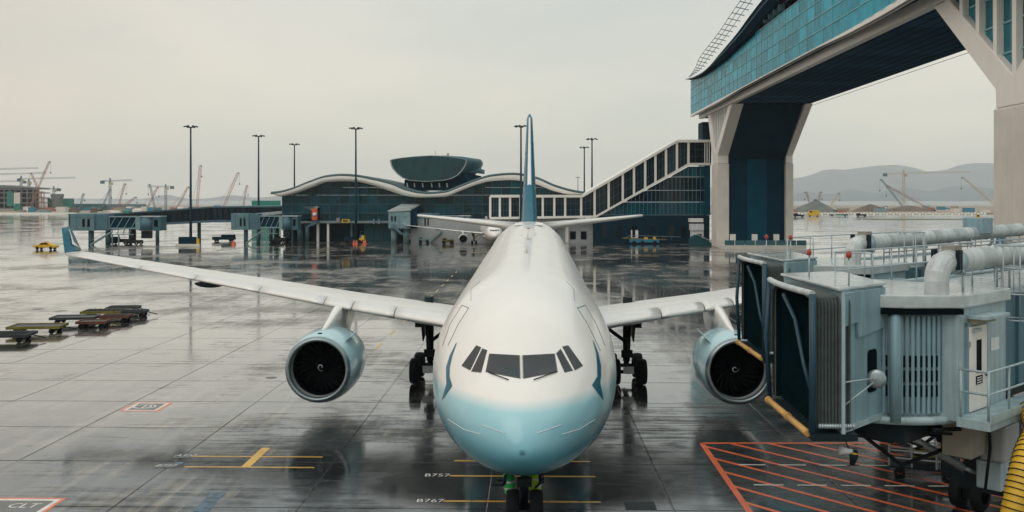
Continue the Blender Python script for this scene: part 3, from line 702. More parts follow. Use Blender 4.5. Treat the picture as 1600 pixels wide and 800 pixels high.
# landing gear
def wheel(parent, c, r, w, m=None):
    ww = MB().lathe(c - V((w/2,0,0)), (1,0,0), [(0, r*.55), (0, r*.86), (w*.12, r*.97), (w*.5, r), (w*.88, r*.97), (w, r*.86), (w, r*.55)], 28).build('wheel', M['rubber'], parent)
    MB().lathe(c - V((w*.42,0,0)), (1,0,0), [(0, .02), (0, r*.25), (w*.08, r*.5), (w*.1, r*.57), (w*.74, r*.57), (w*.76, r*.5), (w*.84, r*.25), (w*.84, .02)], 20).build('rim', M['gear'], ww)
for side in (-1, 1):
    gx, gy = AX + side*5.36, AY + 31.0
    mg = MB()
    mg.cyl((gx, gy, 1.1), (gx + side*0.05, gy - .1, 4.6), .19, .26)
    mg.cyl((gx, gy, .72), (gx, gy, 1.2), .15)
    mg.tube([(gx, gy - 1.05, .70), (gx, gy, .86), (gx, gy + 1.05, .70)], .14, 8)
    mg.tube([(gx - side*.1, gy, 2.2), (gx - side*2.4, gy + .2, 3.9)], .10, 8)
    mg.tube([(gx, gy - .2, 1.5), (gx, gy - .55, 2.1), (gx, gy - .2, 2.8)], .06, 6)
    for dy in (-1.0, 1.0): mg.cyl((gx - .95, gy + dy, .70), (gx + .95, gy + dy, .70), .10)
    mg.bx(gx-.3, gx+.3, gy-.42, gy-.2, 1.35, 1.75)
    go = mg.build('main_gear', M['gear'], plane)
    for dy in (-1.0, 1.0):
        for dx in (-.70, .70):
            c = V((gx + dx, gy + dy, .70))
            ww = MB().lathe(c - V((.26,0,0)), (1,0,0), [(0,.36),(0,.60),(.06,.67),(.26,.695),(.46,.67),(.52,.60),(.52,.36)], 28).build('wheel', M['rubber'], go)
    d = MB().prism([(gx + side*.28, gy - .75, 2.25), (gx + side*.28, gy + 1.0, 2.6), (gx + side*.36, gy + 1.0, 4.3), (gx + side*.36, gy - .95, 4.3), (gx + side*.33, gy - .95, 3.1)], (side*.06,0,0)); d.prism([(gx + side*.3, gy - .7, 3.0), (gx + side*.75, gy - .7, 3.0), (gx + side*.75, gy - .7, 4.4), (gx + side*.3, gy - .7, 4.4)], (0,.06,0))
    d.build('gear_door', M['gear'], go)
    MB().bx(gx - .28, gx + .28, gy - 1.2, gy - 1.14, .62, 1.0).build('brake_plate', M['pale_line'], go)
ng = MB(); gx, gy = AX, AY + 6.67 + 1.4
ng.cyl((gx, gy, .55), (gx, gy - .1, 2.4), .11, .15); ng.cyl((gx - .42, gy, .54), (gx + .42, gy, .54), .09)
ng.tube([(gx, gy + .1, 1.2), (gx, gy + 1.3, 2.3)], .07, 8); ng.bx(gx - .22, gx + .22, gy - .3, gy - .12, 1.25, 1.5); ng.tube([(gx - .1, gy - .15, .7), (gx - .12, gy - .5, 1.0), (gx - .1, gy - .15, 1.3)], .04, 6)
ngo = ng.build('nose_gear', M['gear'], plane)
for dx in (-.36, .36): wheel(ngo, V((gx + dx, gy, .54)), .54, .40)
for s in (-1, 1):
    MB().prism([(gx + s*.55, gy - .3, 1.35), (gx + s*.55, gy + 1.6, 1.45), (gx + s*.5, gy + 1.6, 2.35), (gx + s*.5, gy - .5, 2.3)], (s*.04,0,0)).build('gear_door', M['gear'], ngo)
MB().lathe((gx, gy - .32, 1.75), (0,-1,0), [(0,.11),(.08,.13),(.1,.12),(.1,.01)], 14).build('taxi_light', M['pale_line'], ngo)

# ================================================================== BOARDING BRIDGES ON THE RIGHT
JC = CF(9.3, 23.9)                                       # rotunda centre on the ground
d_ = (CF(.743, .669) - CF(0, 0)).normalized(); n_ = V((d_.y, -d_.x, 0))
jb = thing('boarding_bridge', 'grey boarding bridge with round mirror on its cab, parked beside the airliner', 'boarding bridge', JC, 'boarding bridges beside the airliner')
def J(a, n, z): return V((JC.x + d_.x*a + n_.x*n, JC.y + d_.y*a + n_.y*n, z))
ZF, ZR = 4.82, 7.72
def poly_box(mb, pts, z0, z1):
    return mb.prism([V((p.x, p.y, z0)) for p in pts], (0, 0, z1 - z0))
# cab
cp = [CF(7.12, 20.42), CF(8.62, 21.95), CF(8.75, 25.3), CF(7.05, 24.5)]
cab = poly_box(MB(), cp, ZF, 7.92).build('cab', M['bridge_grey'], jb, bevel=.03)
roofp = [CF(7.05, 20.36), CF(8.66, 21.9), CF(8.8, 25.35), CF(6.98, 24.6)]
poly_box(MB(), roofp, 7.92, 7.99).build('cab_roof', M['bridge_roof'], jb, bevel=.02)
nd = (cp[1] - cp[0]).normalized(); nn = V((nd.y, -nd.x, 0))
L0 = (cp[1] - cp[0]).length
def CW(a, z, off=0.0): p_ = cp[0] + nd*a*L0 + nn*off; return V((p_.x, p_.y, z))      # on the cab's near wall
fl = MB()
fl.prism([CW(.30,7.20), CW(.32,6.85), CW(.98,6.95), CW(.98,7.88), CW(.02,7.88), CW(.02,7.16)], nn*.07); fl.build('flashing_panel', M['bridge_grey'], cab, bevel=.01)
fl = MB(); fl.prism([CW(.0,4.86), CW(.98,4.86), CW(.98,4.98), CW(.0,4.98)], nn*.05); fl.build('sill_trim', M['bridge_light'], cab)
fl = MB(); fl.beam(CW(.0,4.84,.03), CW(.0,7.9,.03), .07, .07); fl.beam(CW(1.0,4.84,.03), CW(1.0,7.6,.03), .07, .07); fl.build('corner_trim', M['bridge_light'], cab)
def rounded(cx, cz, w, h, r, f):
    q = []
    for sx, sz, a0 in ((1,1,0),(-1,1,90),(-1,-1,180),(1,-1,270)):
        for k in range(5):
            a = math.radians(a0 + 90*k/4); q.append(f(cx + sx*(w/2 - r) + r*math.cos(a), cz + sz*(h/2 - r) + r*math.sin(a)))
    return q
MB().prism(rounded(.70*L0, 6.02, .44, .96, .1, lambda a, z: CW(a/L0, z, .0)), nn*.03).build('cab_window', M['black'], cab)
mp_ = CW(.37, 5.98, .42)
mir_ax = V((-.45, -1, .1)).normalized()
mir = MB().lathe(mp_ - mir_ax*0.05, mir_ax, [(0, .02), (.005, .10), (.02, .185), (.04, .205), (.055, .20), (.075, .13), (.085, .01)], 28).build('mirror', M['lip_metal'], jb)
br = MB(); br.tube([CW(.02, 5.95, .02), CW(.31, 6.0, .40)], .022, 8); br.tube([CW(.04, 5.45, .02), CW(.33, 5.92, .40)], .022, 8); br.tube([CW(.32,5.98,.40), mp_], .02, 8)
br.build('bracket', M['rail'], mir)
# folding canopy (bellows) towards the aircraft
CXF = CF(6.52, 20.5).x
def hoopring(x, grow, zt):
    ya, yb = 20.62 - grow, 24.25 + grow; z1 = zt + grow; q = [(x, ya, 4.92), (x, ya, 6.2), (x, ya, z1 - .12), (x, ya + .12, z1)]
    q += [(x, ya + (yb - ya)*t, z1 + .06*math.sin(math.pi*t)) for t in (.25, .5, .75)]
    return q + [(x, yb - .12, z1), (x, yb, z1 - .12), (x, yb, 6.2), (x, yb, 4.92)]
rr = []; NP = 11
for k in range(2*NP + 1):
    x = CXF + .04 + (.80) * k / (2*NP); rr.append(hoopring(x, .0 if k % 2 else -.085, 7.80))
MB().loft(rr, closed=False, sm=False).build('canopy', M['bellows_side'], jb, fix=False)
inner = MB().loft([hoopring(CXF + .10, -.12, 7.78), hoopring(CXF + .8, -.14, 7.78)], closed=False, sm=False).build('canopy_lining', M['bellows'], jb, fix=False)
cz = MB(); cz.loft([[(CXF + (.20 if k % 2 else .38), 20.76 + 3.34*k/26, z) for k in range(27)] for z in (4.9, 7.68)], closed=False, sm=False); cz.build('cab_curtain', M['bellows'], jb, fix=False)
mb = MB(); mb.tube([(CXF - .02, 20.60, 4.86), (CXF - .02, 20.58, 6.4), (CXF - .02, 20.60, 7.86)], [.085,.075,.08], 8); mb.build('canopy_post', M['hoop_blue'], jb)
mb = MB(); mb.tube([(CXF - .02, 24.27, 4.86), (CXF - .10, 24.29, 6.4), (CXF - .02, 24.27, 7.86)], .06, 8); mb.build('canopy_post', M['hoop_blue'], jb)
q = [(CXF - .02 - .16*math.sin(math.pi*t), 24.27 + (20.60 - 24.27)*t, 7.86 + .02*math.sin(math.pi*t)) for t in [k/12 for k in range(13)]]
MB().tube(q, .075, 8).build('canopy_bow', M['duct'], jb)
mb = MB(); mb.tube([(CXF + .02, 23.1, 7.6), (CXF + .06, 22.2, 7.1), (CXF + .04, 21.45, 6.2), (CXF + .1, 21.15, 5.7)], .05, 6); mb.tube([(CXF + .1, 21.15, 5.7), (CXF + .06, 20.95, 6.5), (CXF + .03, 20.75, 7.5)], .045, 6); mb.tube([(CXF + .1, 21.0, 5.0), (CXF + .06, 20.8, 6.6)], .05, 6)
mb.build('canopy_arm', M['hoop_blue'], jb)
mb = MB()
for k in range(14): mb.lathe((CXF + .12 + .055*k, 20.60, 5.0), (1,0,0), [(0,.05),(.02,.065),(.04,.05)], 10)
mb.tube([(CXF + .1, 20.60, 5.0), (CXF + .9, 20.60, 5.0)], .045, 8); mb.build('spring_roller', M['rail'], jb)
bmp = MB(); pts = [(CXF - .10, 24.1, 4.83), (CXF - .10, 22.4, 4.83)], [(CXF - .10, 22.32, 4.83), (CXF - .10, 20.66, 4.83)]
for a, b in pts: bmp.cyl(a, b, .075, None, 12); bmp.cyl(V(a) - V((0,.0,0)), V(a) + V((0,-.1,0)), .095, None, 12)
bmp.build('bumper', M['bumper_yellow'], jb)
MB().bx(CXF - .06, 7.0, 20.5, 24.3, 4.70, 4.85).build('cab_floor', M['dark_metal'], jb)
# rotunda with ribbed shutter
rot = MB().lathe((JC.x, JC.y, 0), (0,0,1), [(4.85, 2.10), (7.30, 2.10)], 40, c0=True, c1=True).build('rotunda', M['bridge_light'], jb)
for k in range(22):
    a = math.radians(218 + 3.4*k); c = V((JC.x + 2.13*math.cos(a), JC.y + 2.13*math.sin(a), 0))
    if k == 0: rib0 = MB().lathe((c.x, c.y, 0), (0,0,1), [(4.98, .050), (7.22, .050)], 8).build('rib', M['bridge_grey'], rot); r0 = c
    else: inst(rib0, rot, V((c.x - r0.x, c.y - r0.y, 0)))
slot0 = None
for k in range(16):
    a = math.radians(233.3 + 3.4*k)
    for z in (5.50, 5.84, 6.18):
        c = V((JC.x + 2.155*math.cos(a), JC.y + 2.155*math.sin(a), z))
        if slot0 is None: slot0 = MB().bx(-.02, .02, -.017, .017, -.13, .13).build('vent_slot', M['black'], None); slot0.parent = rot; slot0.location = c - JC; s_ = slot0
        else: s_ = inst(slot0, rot, c - JC)
        s_.rotation_euler = (0, 0, a)
MB().lathe((JC.x, JC.y, 0), (0,0,1), [(4.74, 2.0), (4.74, 2.28), (4.9, 2.28), (4.9, 2.0)], 40).build('base_ring', M['bridge_light'], rot)
pp = CF(8.80, 21.72); MB().cyl((pp.x, pp.y, 4.8), (pp.x, pp.y, 7.3), .13, None, 14).build('corner_post', M['bridge_grey'], jb)
rp = [J(1.9, 2.42, 0), J(-.85, 2.42, 0)] + [V((JC.x + 2.4*math.cos(math.radians(a)), JC.y + 2.4*math.sin(math.radians(a)), 0)) for a in (-95, -110, -125, -140, -155)] + [cp[1] + V((-.1, .1, 0)), cp[2] + V((-.1, 0, 0)), J(-.5, -2.4, 0), J(1.9, -2.4, 0)]
poly_box(MB(), rp, 7.42, ZR).build('rotunda_roof', M['bridge_roof'], jb, bevel=.03)
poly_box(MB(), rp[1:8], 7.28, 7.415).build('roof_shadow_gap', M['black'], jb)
MB().ob((0,0,0), (1,0,0), (0,1,0), 0, 0.01, 0, 0.01, 0, 0.01)
mb = MB(); q0 = cp[1]; mb.ob(V((q0.x, q0.y, 0)), nd, nn, -.05, .75, -.35, .25, 7.3, 7.62); mb.build('gutter_box', M['bridge_light'], jb, bevel=.02)
# vestibule with service door
vest = MB().ob(V((JC.x, JC.y, 0)), d_, n_, -.9, 1.9, -2.3, 2.3, ZF, 7.42).build('vestibule', M['bridge_light'], jb, bevel=.02)
dr = thing_door = MB().ob(V((JC.x, JC.y, 0)), d_, n_, -.42, .55, 2.32, 2.38, 4.98, 6.95).build('door', M['white_clad'], vest, bevel=.015)
MB().ob(V((JC.x, JC.y, 0)), d_, n_, -.06, .20, 2.382, 2.395, 5.85, 6.62).build('door_window', M['black'], dr)
MB().ob(V((JC.x, JC.y, 0)), d_, n_, -.10, .26, 2.382, 2.392, 5.58, 5.78).build('door_notice', M['navy'], dr)
for k in range(3): MB().ob(V((JC.x, JC.y, 0)), d_, n_, -.05, .2, 2.393, 2.396, 5.61 + .055*k, 5.635 + .055*k).build('notice_print', M['pale_line'], dr)
MB().ob(V((JC.x, JC.y, 0)), d_, n_, -.30, .1, 2.382, 2.45, 6.82, 6.9).build('door_closer', M['rail'], dr)
hd = MB(); hd.tube([J(.45, 2.38, 5.75), J(.45, 2.46, 5.75), J(.33, 2.46, 5.75)], .018, 6); hd.build('handle', M['dark_metal'], dr)
mb = MB()
for a0, a1, z0, z1 in ((-.52,-.43,4.95,7.05),(.56,.65,4.95,7.05),(-.52,.65,6.97,7.06)): mb.ob(V((JC.x, JC.y, 0)), d_, n_, a0, a1, 2.302, 2.36, z0, z1)
mb.build('door_frame', M['bridge_grey'], vest)
MB().ob(V((JC.x, JC.y, 0)), d_, n_, -.42, .95, 2.3, 2.75, 7.14, 7.22).build('door_canopy', M['bridge_light'], vest, bevel=.01)
MB().ob(V((JC.x, JC.y, 0)), d_, n_, -.34, .75, 2.31, 2.5, 7.02, 7.13).build('canopy_lamp', mat('lamp_housing', (.30,.27,.16), .5), vest)
MB().ob(V((JC.x, JC.y, 0)), d_, n_, .95, 1.45, 2.302, 2.315, 6.25, 6.55).build('notice_plate', M['pale_line'], vest)
MB().ob(V((JC.x, JC.y, 0)), d_, n_, -.48, -.40, 2.36, 2.40, 6.5, 6.62).build('hinge', M['rail'], dr)
# tunnel: darker steel than the cab, painting in the shade on its walls
tun = MB().ob(V((JC.x, JC.y, 0)), d_, n_, 1.9, 24, -1.62, 1.62, 4.9, 7.36).build('tunnel', M['steel_blue'], jb)
for k in range(18):
    MB().ob(V((JC.x, JC.y, 0)), d_, n_, 2.0 + 1.2*k, 2.1 + 1.2*k, 1.62, 1.70, 4.9, 7.3).build('wall_rib', M['steel_blue'], tun)
for sgn in (1, -1):
    MB().ob(V((JC.x, JC.y, 0)), d_, n_, 1.95, 24, sgn*1.5 - .14, sgn*1.5 + .14, 7.37, 7.52).build('roof_rail', M['bridge_light'], tun)
MB().ob(V((JC.x, JC.y, 0)), d_, n_, 1.95, 24, -1.3, 1.3, 7.37, 7.44).build('tunnel_roof', M['bridge_roof'], tun)
MB().ob(V((JC.x, JC.y, 0)), d_, n_, 2.2, 23.9, -1.2, 1.2, 4.4, 4.88).build('tunnel_truss', M['dark_metal'], tun)
MB().ob(V((JC.x, JC.y, 0)), d_, n_, 23.9, 27.5, -1.9, 1.9, 4.6, 7.6).build('outer_vestibule', M['bridge_grey'], jb)
sup = MB(); sup.cyl(J(25.7, 0, 0), J(25.7, 0, 4.62), .8, None, 24); sup.cyl(J(25.7,0,0), J(25.7,0,.3), 1.3, None, 24); sup.build('rear_column', M['bridge_grey'], jb)
# service platform and stairs rail
plat = MB().ob(V((JC.x, JC.y, 0)), d_, n_, -1.0, 4.2, 2.31, 3.05, 4.74, 4.96).build('platform', M['bridge_light'], jb, bevel=.01)
pr = MB()
for z in (5.55, 6.05):
    pr.tube([J(-.96, 2.36, z), J(-.96, 3.0, z), J(4.15, 3.0, z)], .028, 8)
for a in (-.96, .2, 1.4, 2.7, 4.1): pr.cyl(J(a, 3.0, 4.9), J(a, 3.0, 6.05), .028, None, 8)
pr.cyl(J(-.96, 2.4, 4.9), J(-.96, 2.4, 6.05), .028, None, 8); pr.build('railing', M['bridge_light'], plat)
MB().ob(V((JC.x, JC.y, 0)), d_, n_, -1.02, 4.2, 3.05, 3.07, 4.9, 5.1).build('kick_plate', M['bridge_light'], plat)
# roof duct
E = CF(9.85, 21.95); E.z = 0
dz = []
q = [V((E.x, E.y, ZR))] + [V((E.x, E.y, ZR + .28))]
for k in range(1, 5):
    t = math.radians(90*k/4); q.append(V((E.x, E.y, ZR + .28)) + d_*(.42*(1 - math.cos(t))) + V((0, 0, .42*math.sin(t))))
q2 = q[-1]
duct = MB().tube(q, .27, 16, sm=False).build('duct_elbow', M['duct'], jb)
dp = MB(); rr_ = []
ln = 21.0; steps = []
for k in range(12): steps += [(k*1.75, .27), (k*1.75 + 1.66, .27), (k*1.75 + 1.67, .288), (k*1.75 + 1.73, .288)]
dp.tube([q2 + d_*(t + .0) + V((0,0,.012*t)) for t, r in steps], [r for t, r in steps], 18); dpo = dp.build('duct', M['duct'], jb)
dc = MB().tube([q2 + d_*.12, q2 + d_*.62], .30, 18).build('duct_collar', M['bridge_light'], dpo)
MB().ob(q2, d_, n_, .2, .6, -.16, .16, .27, .40).build('damper_box', M['beige'], dpo, bevel=.01)
for a in (0.05, .14): MB().ob(q2, d_, n_, a, a + .05, -.34, -.24, -.16, .30).build('duct_clamp', M['dark_metal'], dpo); MB().ob(q2, d_, n_, a - .01, a + .06, .24, .34, -.16, .30).build('duct_clamp', M['dark_metal'], dpo)
for a in (.5, 4.5, 8.5, 12.5, 16.5):
    lg = MB(); base = q2 + d_*a; lg.cyl(V((base.x, base.y, 7.4)) + n_*.22, base + n_*.22 + V((0,0,-.05)), .03, None, 6); lg.cyl(V((base.x, base.y, 7.4)) - n_*.22, base - n_*.22 + V((0,0,-.05)), .03, None, 6); lg.beam(base - n_*.3 + V((0,0,-.27)), base + n_*.3 + V((0,0,-.27)), .06, .06); lg.build('duct_support', M['rail'], dpo)
MB().ob(q2, d_, n_, 9.2, 10.2, -.4, .4, .1, .75).build('fan_unit', M['bridge_grey'], dpo, bevel=.03)
# roof guard rails
gr = MB()
for nside, a0, a1 in ((1.45, 2.0, 21.0), (-1.45, .4, 21.0)):
    for z in (8.0, 8.5): gr.tube([J(a0, nside, z), J(a1, nside, z)], .024, 6)
    k = 0; a = a0
    while a <= a1 + .01: gr.cyl(J(a, nside, 7.4), J(a, nside, 8.5), .024, None, 6); a += 1.58
gr.tube([J(.4, -1.45, 8.5), J(.4, -.4, 8.5), J(.4, -.4, 7.7)], .024, 6)
gr.build('roof_railing', M['rail'], jb)
# caged ladder
ld = MB(); LA, LN = 2.35, 1.95
for s in (-.22, .22): ld.tube([J(LA + s, LN, 4.96), J(LA + s, LN, 8.75)], .026, 6)
z = 5.2
while z < 8.7: ld.cyl(J(LA - .22, LN, z), J(LA + .22, LN, z), .018, None, 6); z += .3
lad = ld.build('ladder', M['rail'], jb)
cg = MB()
for z in (6.9, 7.55, 8.2, 8.75):
    cg.tube([J(LA, LN, z) + d_*(.36*math.sin(t)) + n_*(.38 - .42*math.cos(t)) for t in [math.pi*(-.85 + 1.7*k/12) for k in range(13)]], .02, 6)
for t in (-1.9, -.95, 0, .95, 1.9):
    o_ = d_*(.36*math.sin(t + math.pi) * -1) + n_*(.38 + .42*math.cos(t)); cg.tube([J(LA, LN, 6.9) + o_, J(LA, LN, 8.75) + o_], .016, 6)
cg.build('ladder_cage', M['rail'], lad)
# warning beacons on poles
for xc, zc, h in ((7.55, 21.2, .62), (7.35, 23.4, .55)):
    p_ = CF(xc, zc); b_ = MB().cyl((p_.x, p_.y, 7.98), (p_.x, p_.y, 7.99 + h), .02, None, 8).build('beacon_pole', M['rail'], jb)
    MB().lathe((p_.x, p_.y, 7.98 + h), (0,0,1), [(0,.03),(.0,.06),(.06,.065),(.12,.055),(.16,.0)], 12).build('beacon_lens', M['red'], b_)
# undercarriage: lift columns, cross beam, cabinets, wheels
und = MB()
for n in (-1.75, 1.75): und.ob(V((JC.x, JC.y, 0)), d_, n_, 8.0, 8.45, n - .22, n + .22, .95, 6.9)
und.ob(V((JC.x, JC.y, 0)), d_, n_, 7.95, 8.5, -1.9, 1.9, 3.1, 3.5); und.ob(V((JC.x, JC.y, 0)), d_, n_, 7.8, 8.65, -1.6, 1.6, .75, 1.2)
und.ob(V((JC.x, JC.y, 0)), d_, n_, .2, 3.3, -1.4, 1.4, 4.1, 4.8); und.ob(V((JC.x, JC.y, 0)), d_, n_, -.4, .4, -.5, .5, 3.9, 4.8)
und.ob(V((JC.x, JC.y, 0)), d_, n_, 2.6, 3.5, 1.0, 2.1, 2.5, 4.75); und.beam(J(2.0, .9, 4.2), J(8.0, 1.5, 3.3), .14); und.beam(J(2.0, -.9, 4.2), J(8.0, -1.5, 3.3), .14)
uo = und.build('lift_column', M['dark_metal'], jb)
for n in (-1.15, 1.15):
    for s in (-.32, .32):
        c = J(8.22, n + s, .55); MB().lathe(c - n_*.16, n_, [(0,.3),(0,.48),(.05,.54),(.27,.54),(.32,.48),(.32,.3)], 22).build('drive_wheel', M['rubber'], uo)
    MB().ob(V((JC.x, JC.y, 0)), d_, n_, 8.0, 8.44, n - .14, n + .14, .4, .8).build('wheel_bracket', M['dark_metal'], uo)
MB().ob(V((JC.x, JC.y, 0)), d_, n_, .1, 1.05, 1.5, 2.2, 3.75, 4.72).build('equipment_cabinet', M['beige'], jb, bevel=.03)
MB().ob(V((JC.x, JC.y, 0)), d_, n_, 1.05, 2.0, 2.0, 2.6, 3.55, 4.45).build('equipment_cabinet', M['grey_clad'], jb, bevel=.08)
cb_ = MB(); cb_.tube([J(.95, 2.25, 4.74), J(.93, 2.3, 3.9), J(.9, 2.2, 2.9)], .035, 6); cb_.tube([J(-1.2, 1.0, 4.75), J(-1.3, 1.1, 4.3), J(-.9, 1.5, 4.1)], .03, 6); cb_.build('cable', M['rubber'], jb)
ctr = MB()
for k, (a0, n0, a1, n1, z0, z1, rr0) in enumerate(((-1.2, 1.9, 2.4, 2.0, 4.62, 4.55, .05), (-1.0, 1.7, 2.5, 1.8, 4.5, 4.4, .035), (-.8, 1.2, 2.6, 1.5, 4.55, 4.2, .06), (-2.0, .2, .6, 1.6, 4.6, 3.9, .05))):
    ctr.tube([J(a0, n0, z0), J((a0 + a1)/2, (n0 + n1)/2, min(z0, z1) - .18 - .07*k), J(a1, n1, z1)], rr0, 6)
ctr.build('cable_bundle', M['rubber'], jb)
hyd = MB(); hyd.cyl(J(-1.4, .6, 4.75), J(1.3, 1.5, 3.2), .09, None, 10); hyd.cyl(J(1.3, 1.5, 3.2), J(2.7, 1.6, 2.7), .05, None, 10); hyd.build('hydraulic_strut', M['rail'], jb)
MB().ob(V((JC.x, JC.y, 0)), d_, n_, -1.6, -.3, .2, 1.4, 4.25, 4.7).build('junction_box', M['dark_metal'], jb, bevel=.02)
MB().ob(V((JC.x, JC.y, 0)), d_, n_, 1.6, 2.4, 1.7, 2.3, 2.7, 3.4).build('control_box', M['bridge_light'], jb, bevel=.03)
# floodlight and horn hanging below the cab
hg = CW(.40, 4.8, -.25); hh = MB(); hh.tube([hg, hg + V((0,0,-.15)), hg + V((-.06,0,-.32)), hg + V((.02,0,-.5))], .015, 6); hh.build('hanging_cable', M['rubber'], jb)
hl = MB().lathe(hg + V((-.2,0,-.52)), (1,0,-.1), [(0,.0),(0,.10),(.16,.07),(.3,.05),(.3,0)], 14).build('floodlight', M['pale_line'], jb); MB().lathe(hg + V((.08,0,-.85)), (.2,0,1), [(0,.0),(.0,.05),(.2,.10),(.34,.07),(.34,0)], 12).build('warning_horn', M['dark_metal'], jb)
MB().lathe(hg + V((.12,0,-.62)), (.3,0,1), [(0,.085),(.06,.09),(.06,.085)], 12).build('yellow_band', M['hose_yellow'], jb)
# yellow ventilation hose hanging from the tunnel to the ground
hq = [CF(12.4, 22.6, 4.85), CF(11.6, 20.9, 4.8), CF(10.95, 20.1, 4.45), CF(10.6, 19.8, 3.75), CF(10.35, 19.7, 2.8), CF(10.05, 19.7, 1.6), CF(9.6, 19.9, .75), CF(8.9, 20.4, .33), CF(8.0, 21.0, .30)]
def spline(ps, n):
    out = []
    for i in range(len(ps) - 1):
        p0, p1, p2, p3 = ps[max(i-1,0)], ps[i], ps[i+1], ps[min(i+2, len(ps)-1)]
        for k in range(n):
            t = k/n; out.append(.5*((2*p1) + (p2-p0)*t + (2*p0-5*p1+4*p2-p3)*t*t + (3*p1-p0-3*p2+p3)*t**3))
    return out + [ps[-1]]
sp_pts = spline([V(x) for x in hq], 14)
hose = MB().tube(sp_pts, [.26 + .018*(k % 2) for k in range(len(sp_pts))], 16)
hoseo = hose.build('hose', M['hose_yellow'], jb)
for k in range(1, len(sp_pts) - 1, 2):
    d = (sp_pts[k+1] - sp_pts[k-1]).normalized(); MB().lathe(sp_pts[k] - d*.012, d, [(0,.262),(.0,.288),(.024,.288),(.024,.262)], 16).build('hose_ring', M['rubber'], hoseo)

jb2 = copy_tree(jb)
jb2.location = JC + (CF(1.55, 9.7) - CF(0, 0))
jb2['label'] = 'second grey boarding bridge behind the first, its canopy overlapping the engine'
del jb2['group']; del jb['group']
for ch in list(jb2.children):
    if ch.name.split('.')[0] == 'hose':
        for g_ in list(ch.children): bpy.data.objects.remove(g_)
        bpy.data.objects.remove(ch)
jb['label'] = 'grey boarding bridge with round mirror on cab and yellow hose, closest to red hatching'

# ------------------------------------------------------------------ wire cage cart on the hatched box
p = CF(14.75, 33.9)
cart = thing('cage_cart', 'open steel cage cart holding hoses on the red hatched paving', 'cart', p)
fx, fy = V((.93, -.36, 0)), V((.36, .93, 0))
def CK(a, b, z): q = p + fx*a + fy*b; return V((q.x, q.y, z))
Wc, Dc = 1.15, .75
mb = MB(); mb.ob(p, fx, fy, -Wc, Wc, -Dc, Dc, .38, .46); mb.build('deck', M['dark_metal'], cart)
fr = MB()
for a in (-Wc, -.4, .4, Wc):
    for b in (-Dc, Dc): fr.beam(CK(a, b, .46), CK(a, b, 1.3), .05)
for b in (-Dc, Dc):
    for z in (.75, 1.02, 1.3): fr.beam(CK(-Wc, b, z), CK(Wc, b, z), .04)
for a in (-Wc, Wc):
    for z in (.75, 1.02, 1.3): fr.beam(CK(a, -Dc, z), CK(a, Dc, z), .04)
fr.build('cage_frame', M['rail'], cart)
wr = MB()
for k in range(14): wr.beam(CK(.42 + .05*k, -Dc, .5), CK(.42 + .05*k, -Dc, 1.28), .012)
for k in range(14): wr.beam(CK(Wc, -Dc + .1*k, .5), CK(Wc, -Dc + .1*k, 1.28), .012)
wr.build('wire_mesh', M['rail'], cart)
for a in (-.8, .8):
    for b in (-.6, .6): MB().lathe(CK(a, b - .06, .19), fy, [(0,.08),(0,.17),(.03,.19),(.09,.19),(.12,.17),(.12,.08)], 14).build('wheel', M['rubber'], cart)
    MB().beam(CK(a, -.6, .19), CK(a, .6, .19), .07).build('axle', M['dark_metal'], cart)
    MB().beam(CK(a, 0, .19), CK(a, 0, .42), .2, .1).build('axle_mount', M['dark_metal'], cart)
tb = MB(); tb.tube([CK(Wc, .4, .46), CK(Wc + 1.0, 0, 1.2), CK(Wc, -.4, .46)], .03, 6); tb.build('tow_bar', M['rail'], cart)
hz = MB(); hz.tube([CK(.0 + .45*math.cos(t)*(1-.02*t), .1 + .4*math.sin(t), .56 + .035*t) for t in [k*.4 for k in range(40)]], .045, 6); coil = hz.build('coiled_hose', M['dolly_yellow'], None)
tag(coil, 'coiled yellow-green hose lying in the cage cart', 'hose')
hz = MB(); hz.tube([CK(.1 + .5*math.cos(t), .05 + .4*math.sin(t), .53 + .03*t) for t in [k*.4 + 2 for k in range(20)]] + [CK(.3, 0, 1.4), CK(.45, 0, 1.9), CK(.3, 0, 2.15), CK(.1, 0, 1.9), CK(.25, 0, 1.55)], .06, 6); coil = hz.build('cable_loop', M['rubber'], None)
tag(coil, 'black cable looping up out of the cage cart', 'cable')

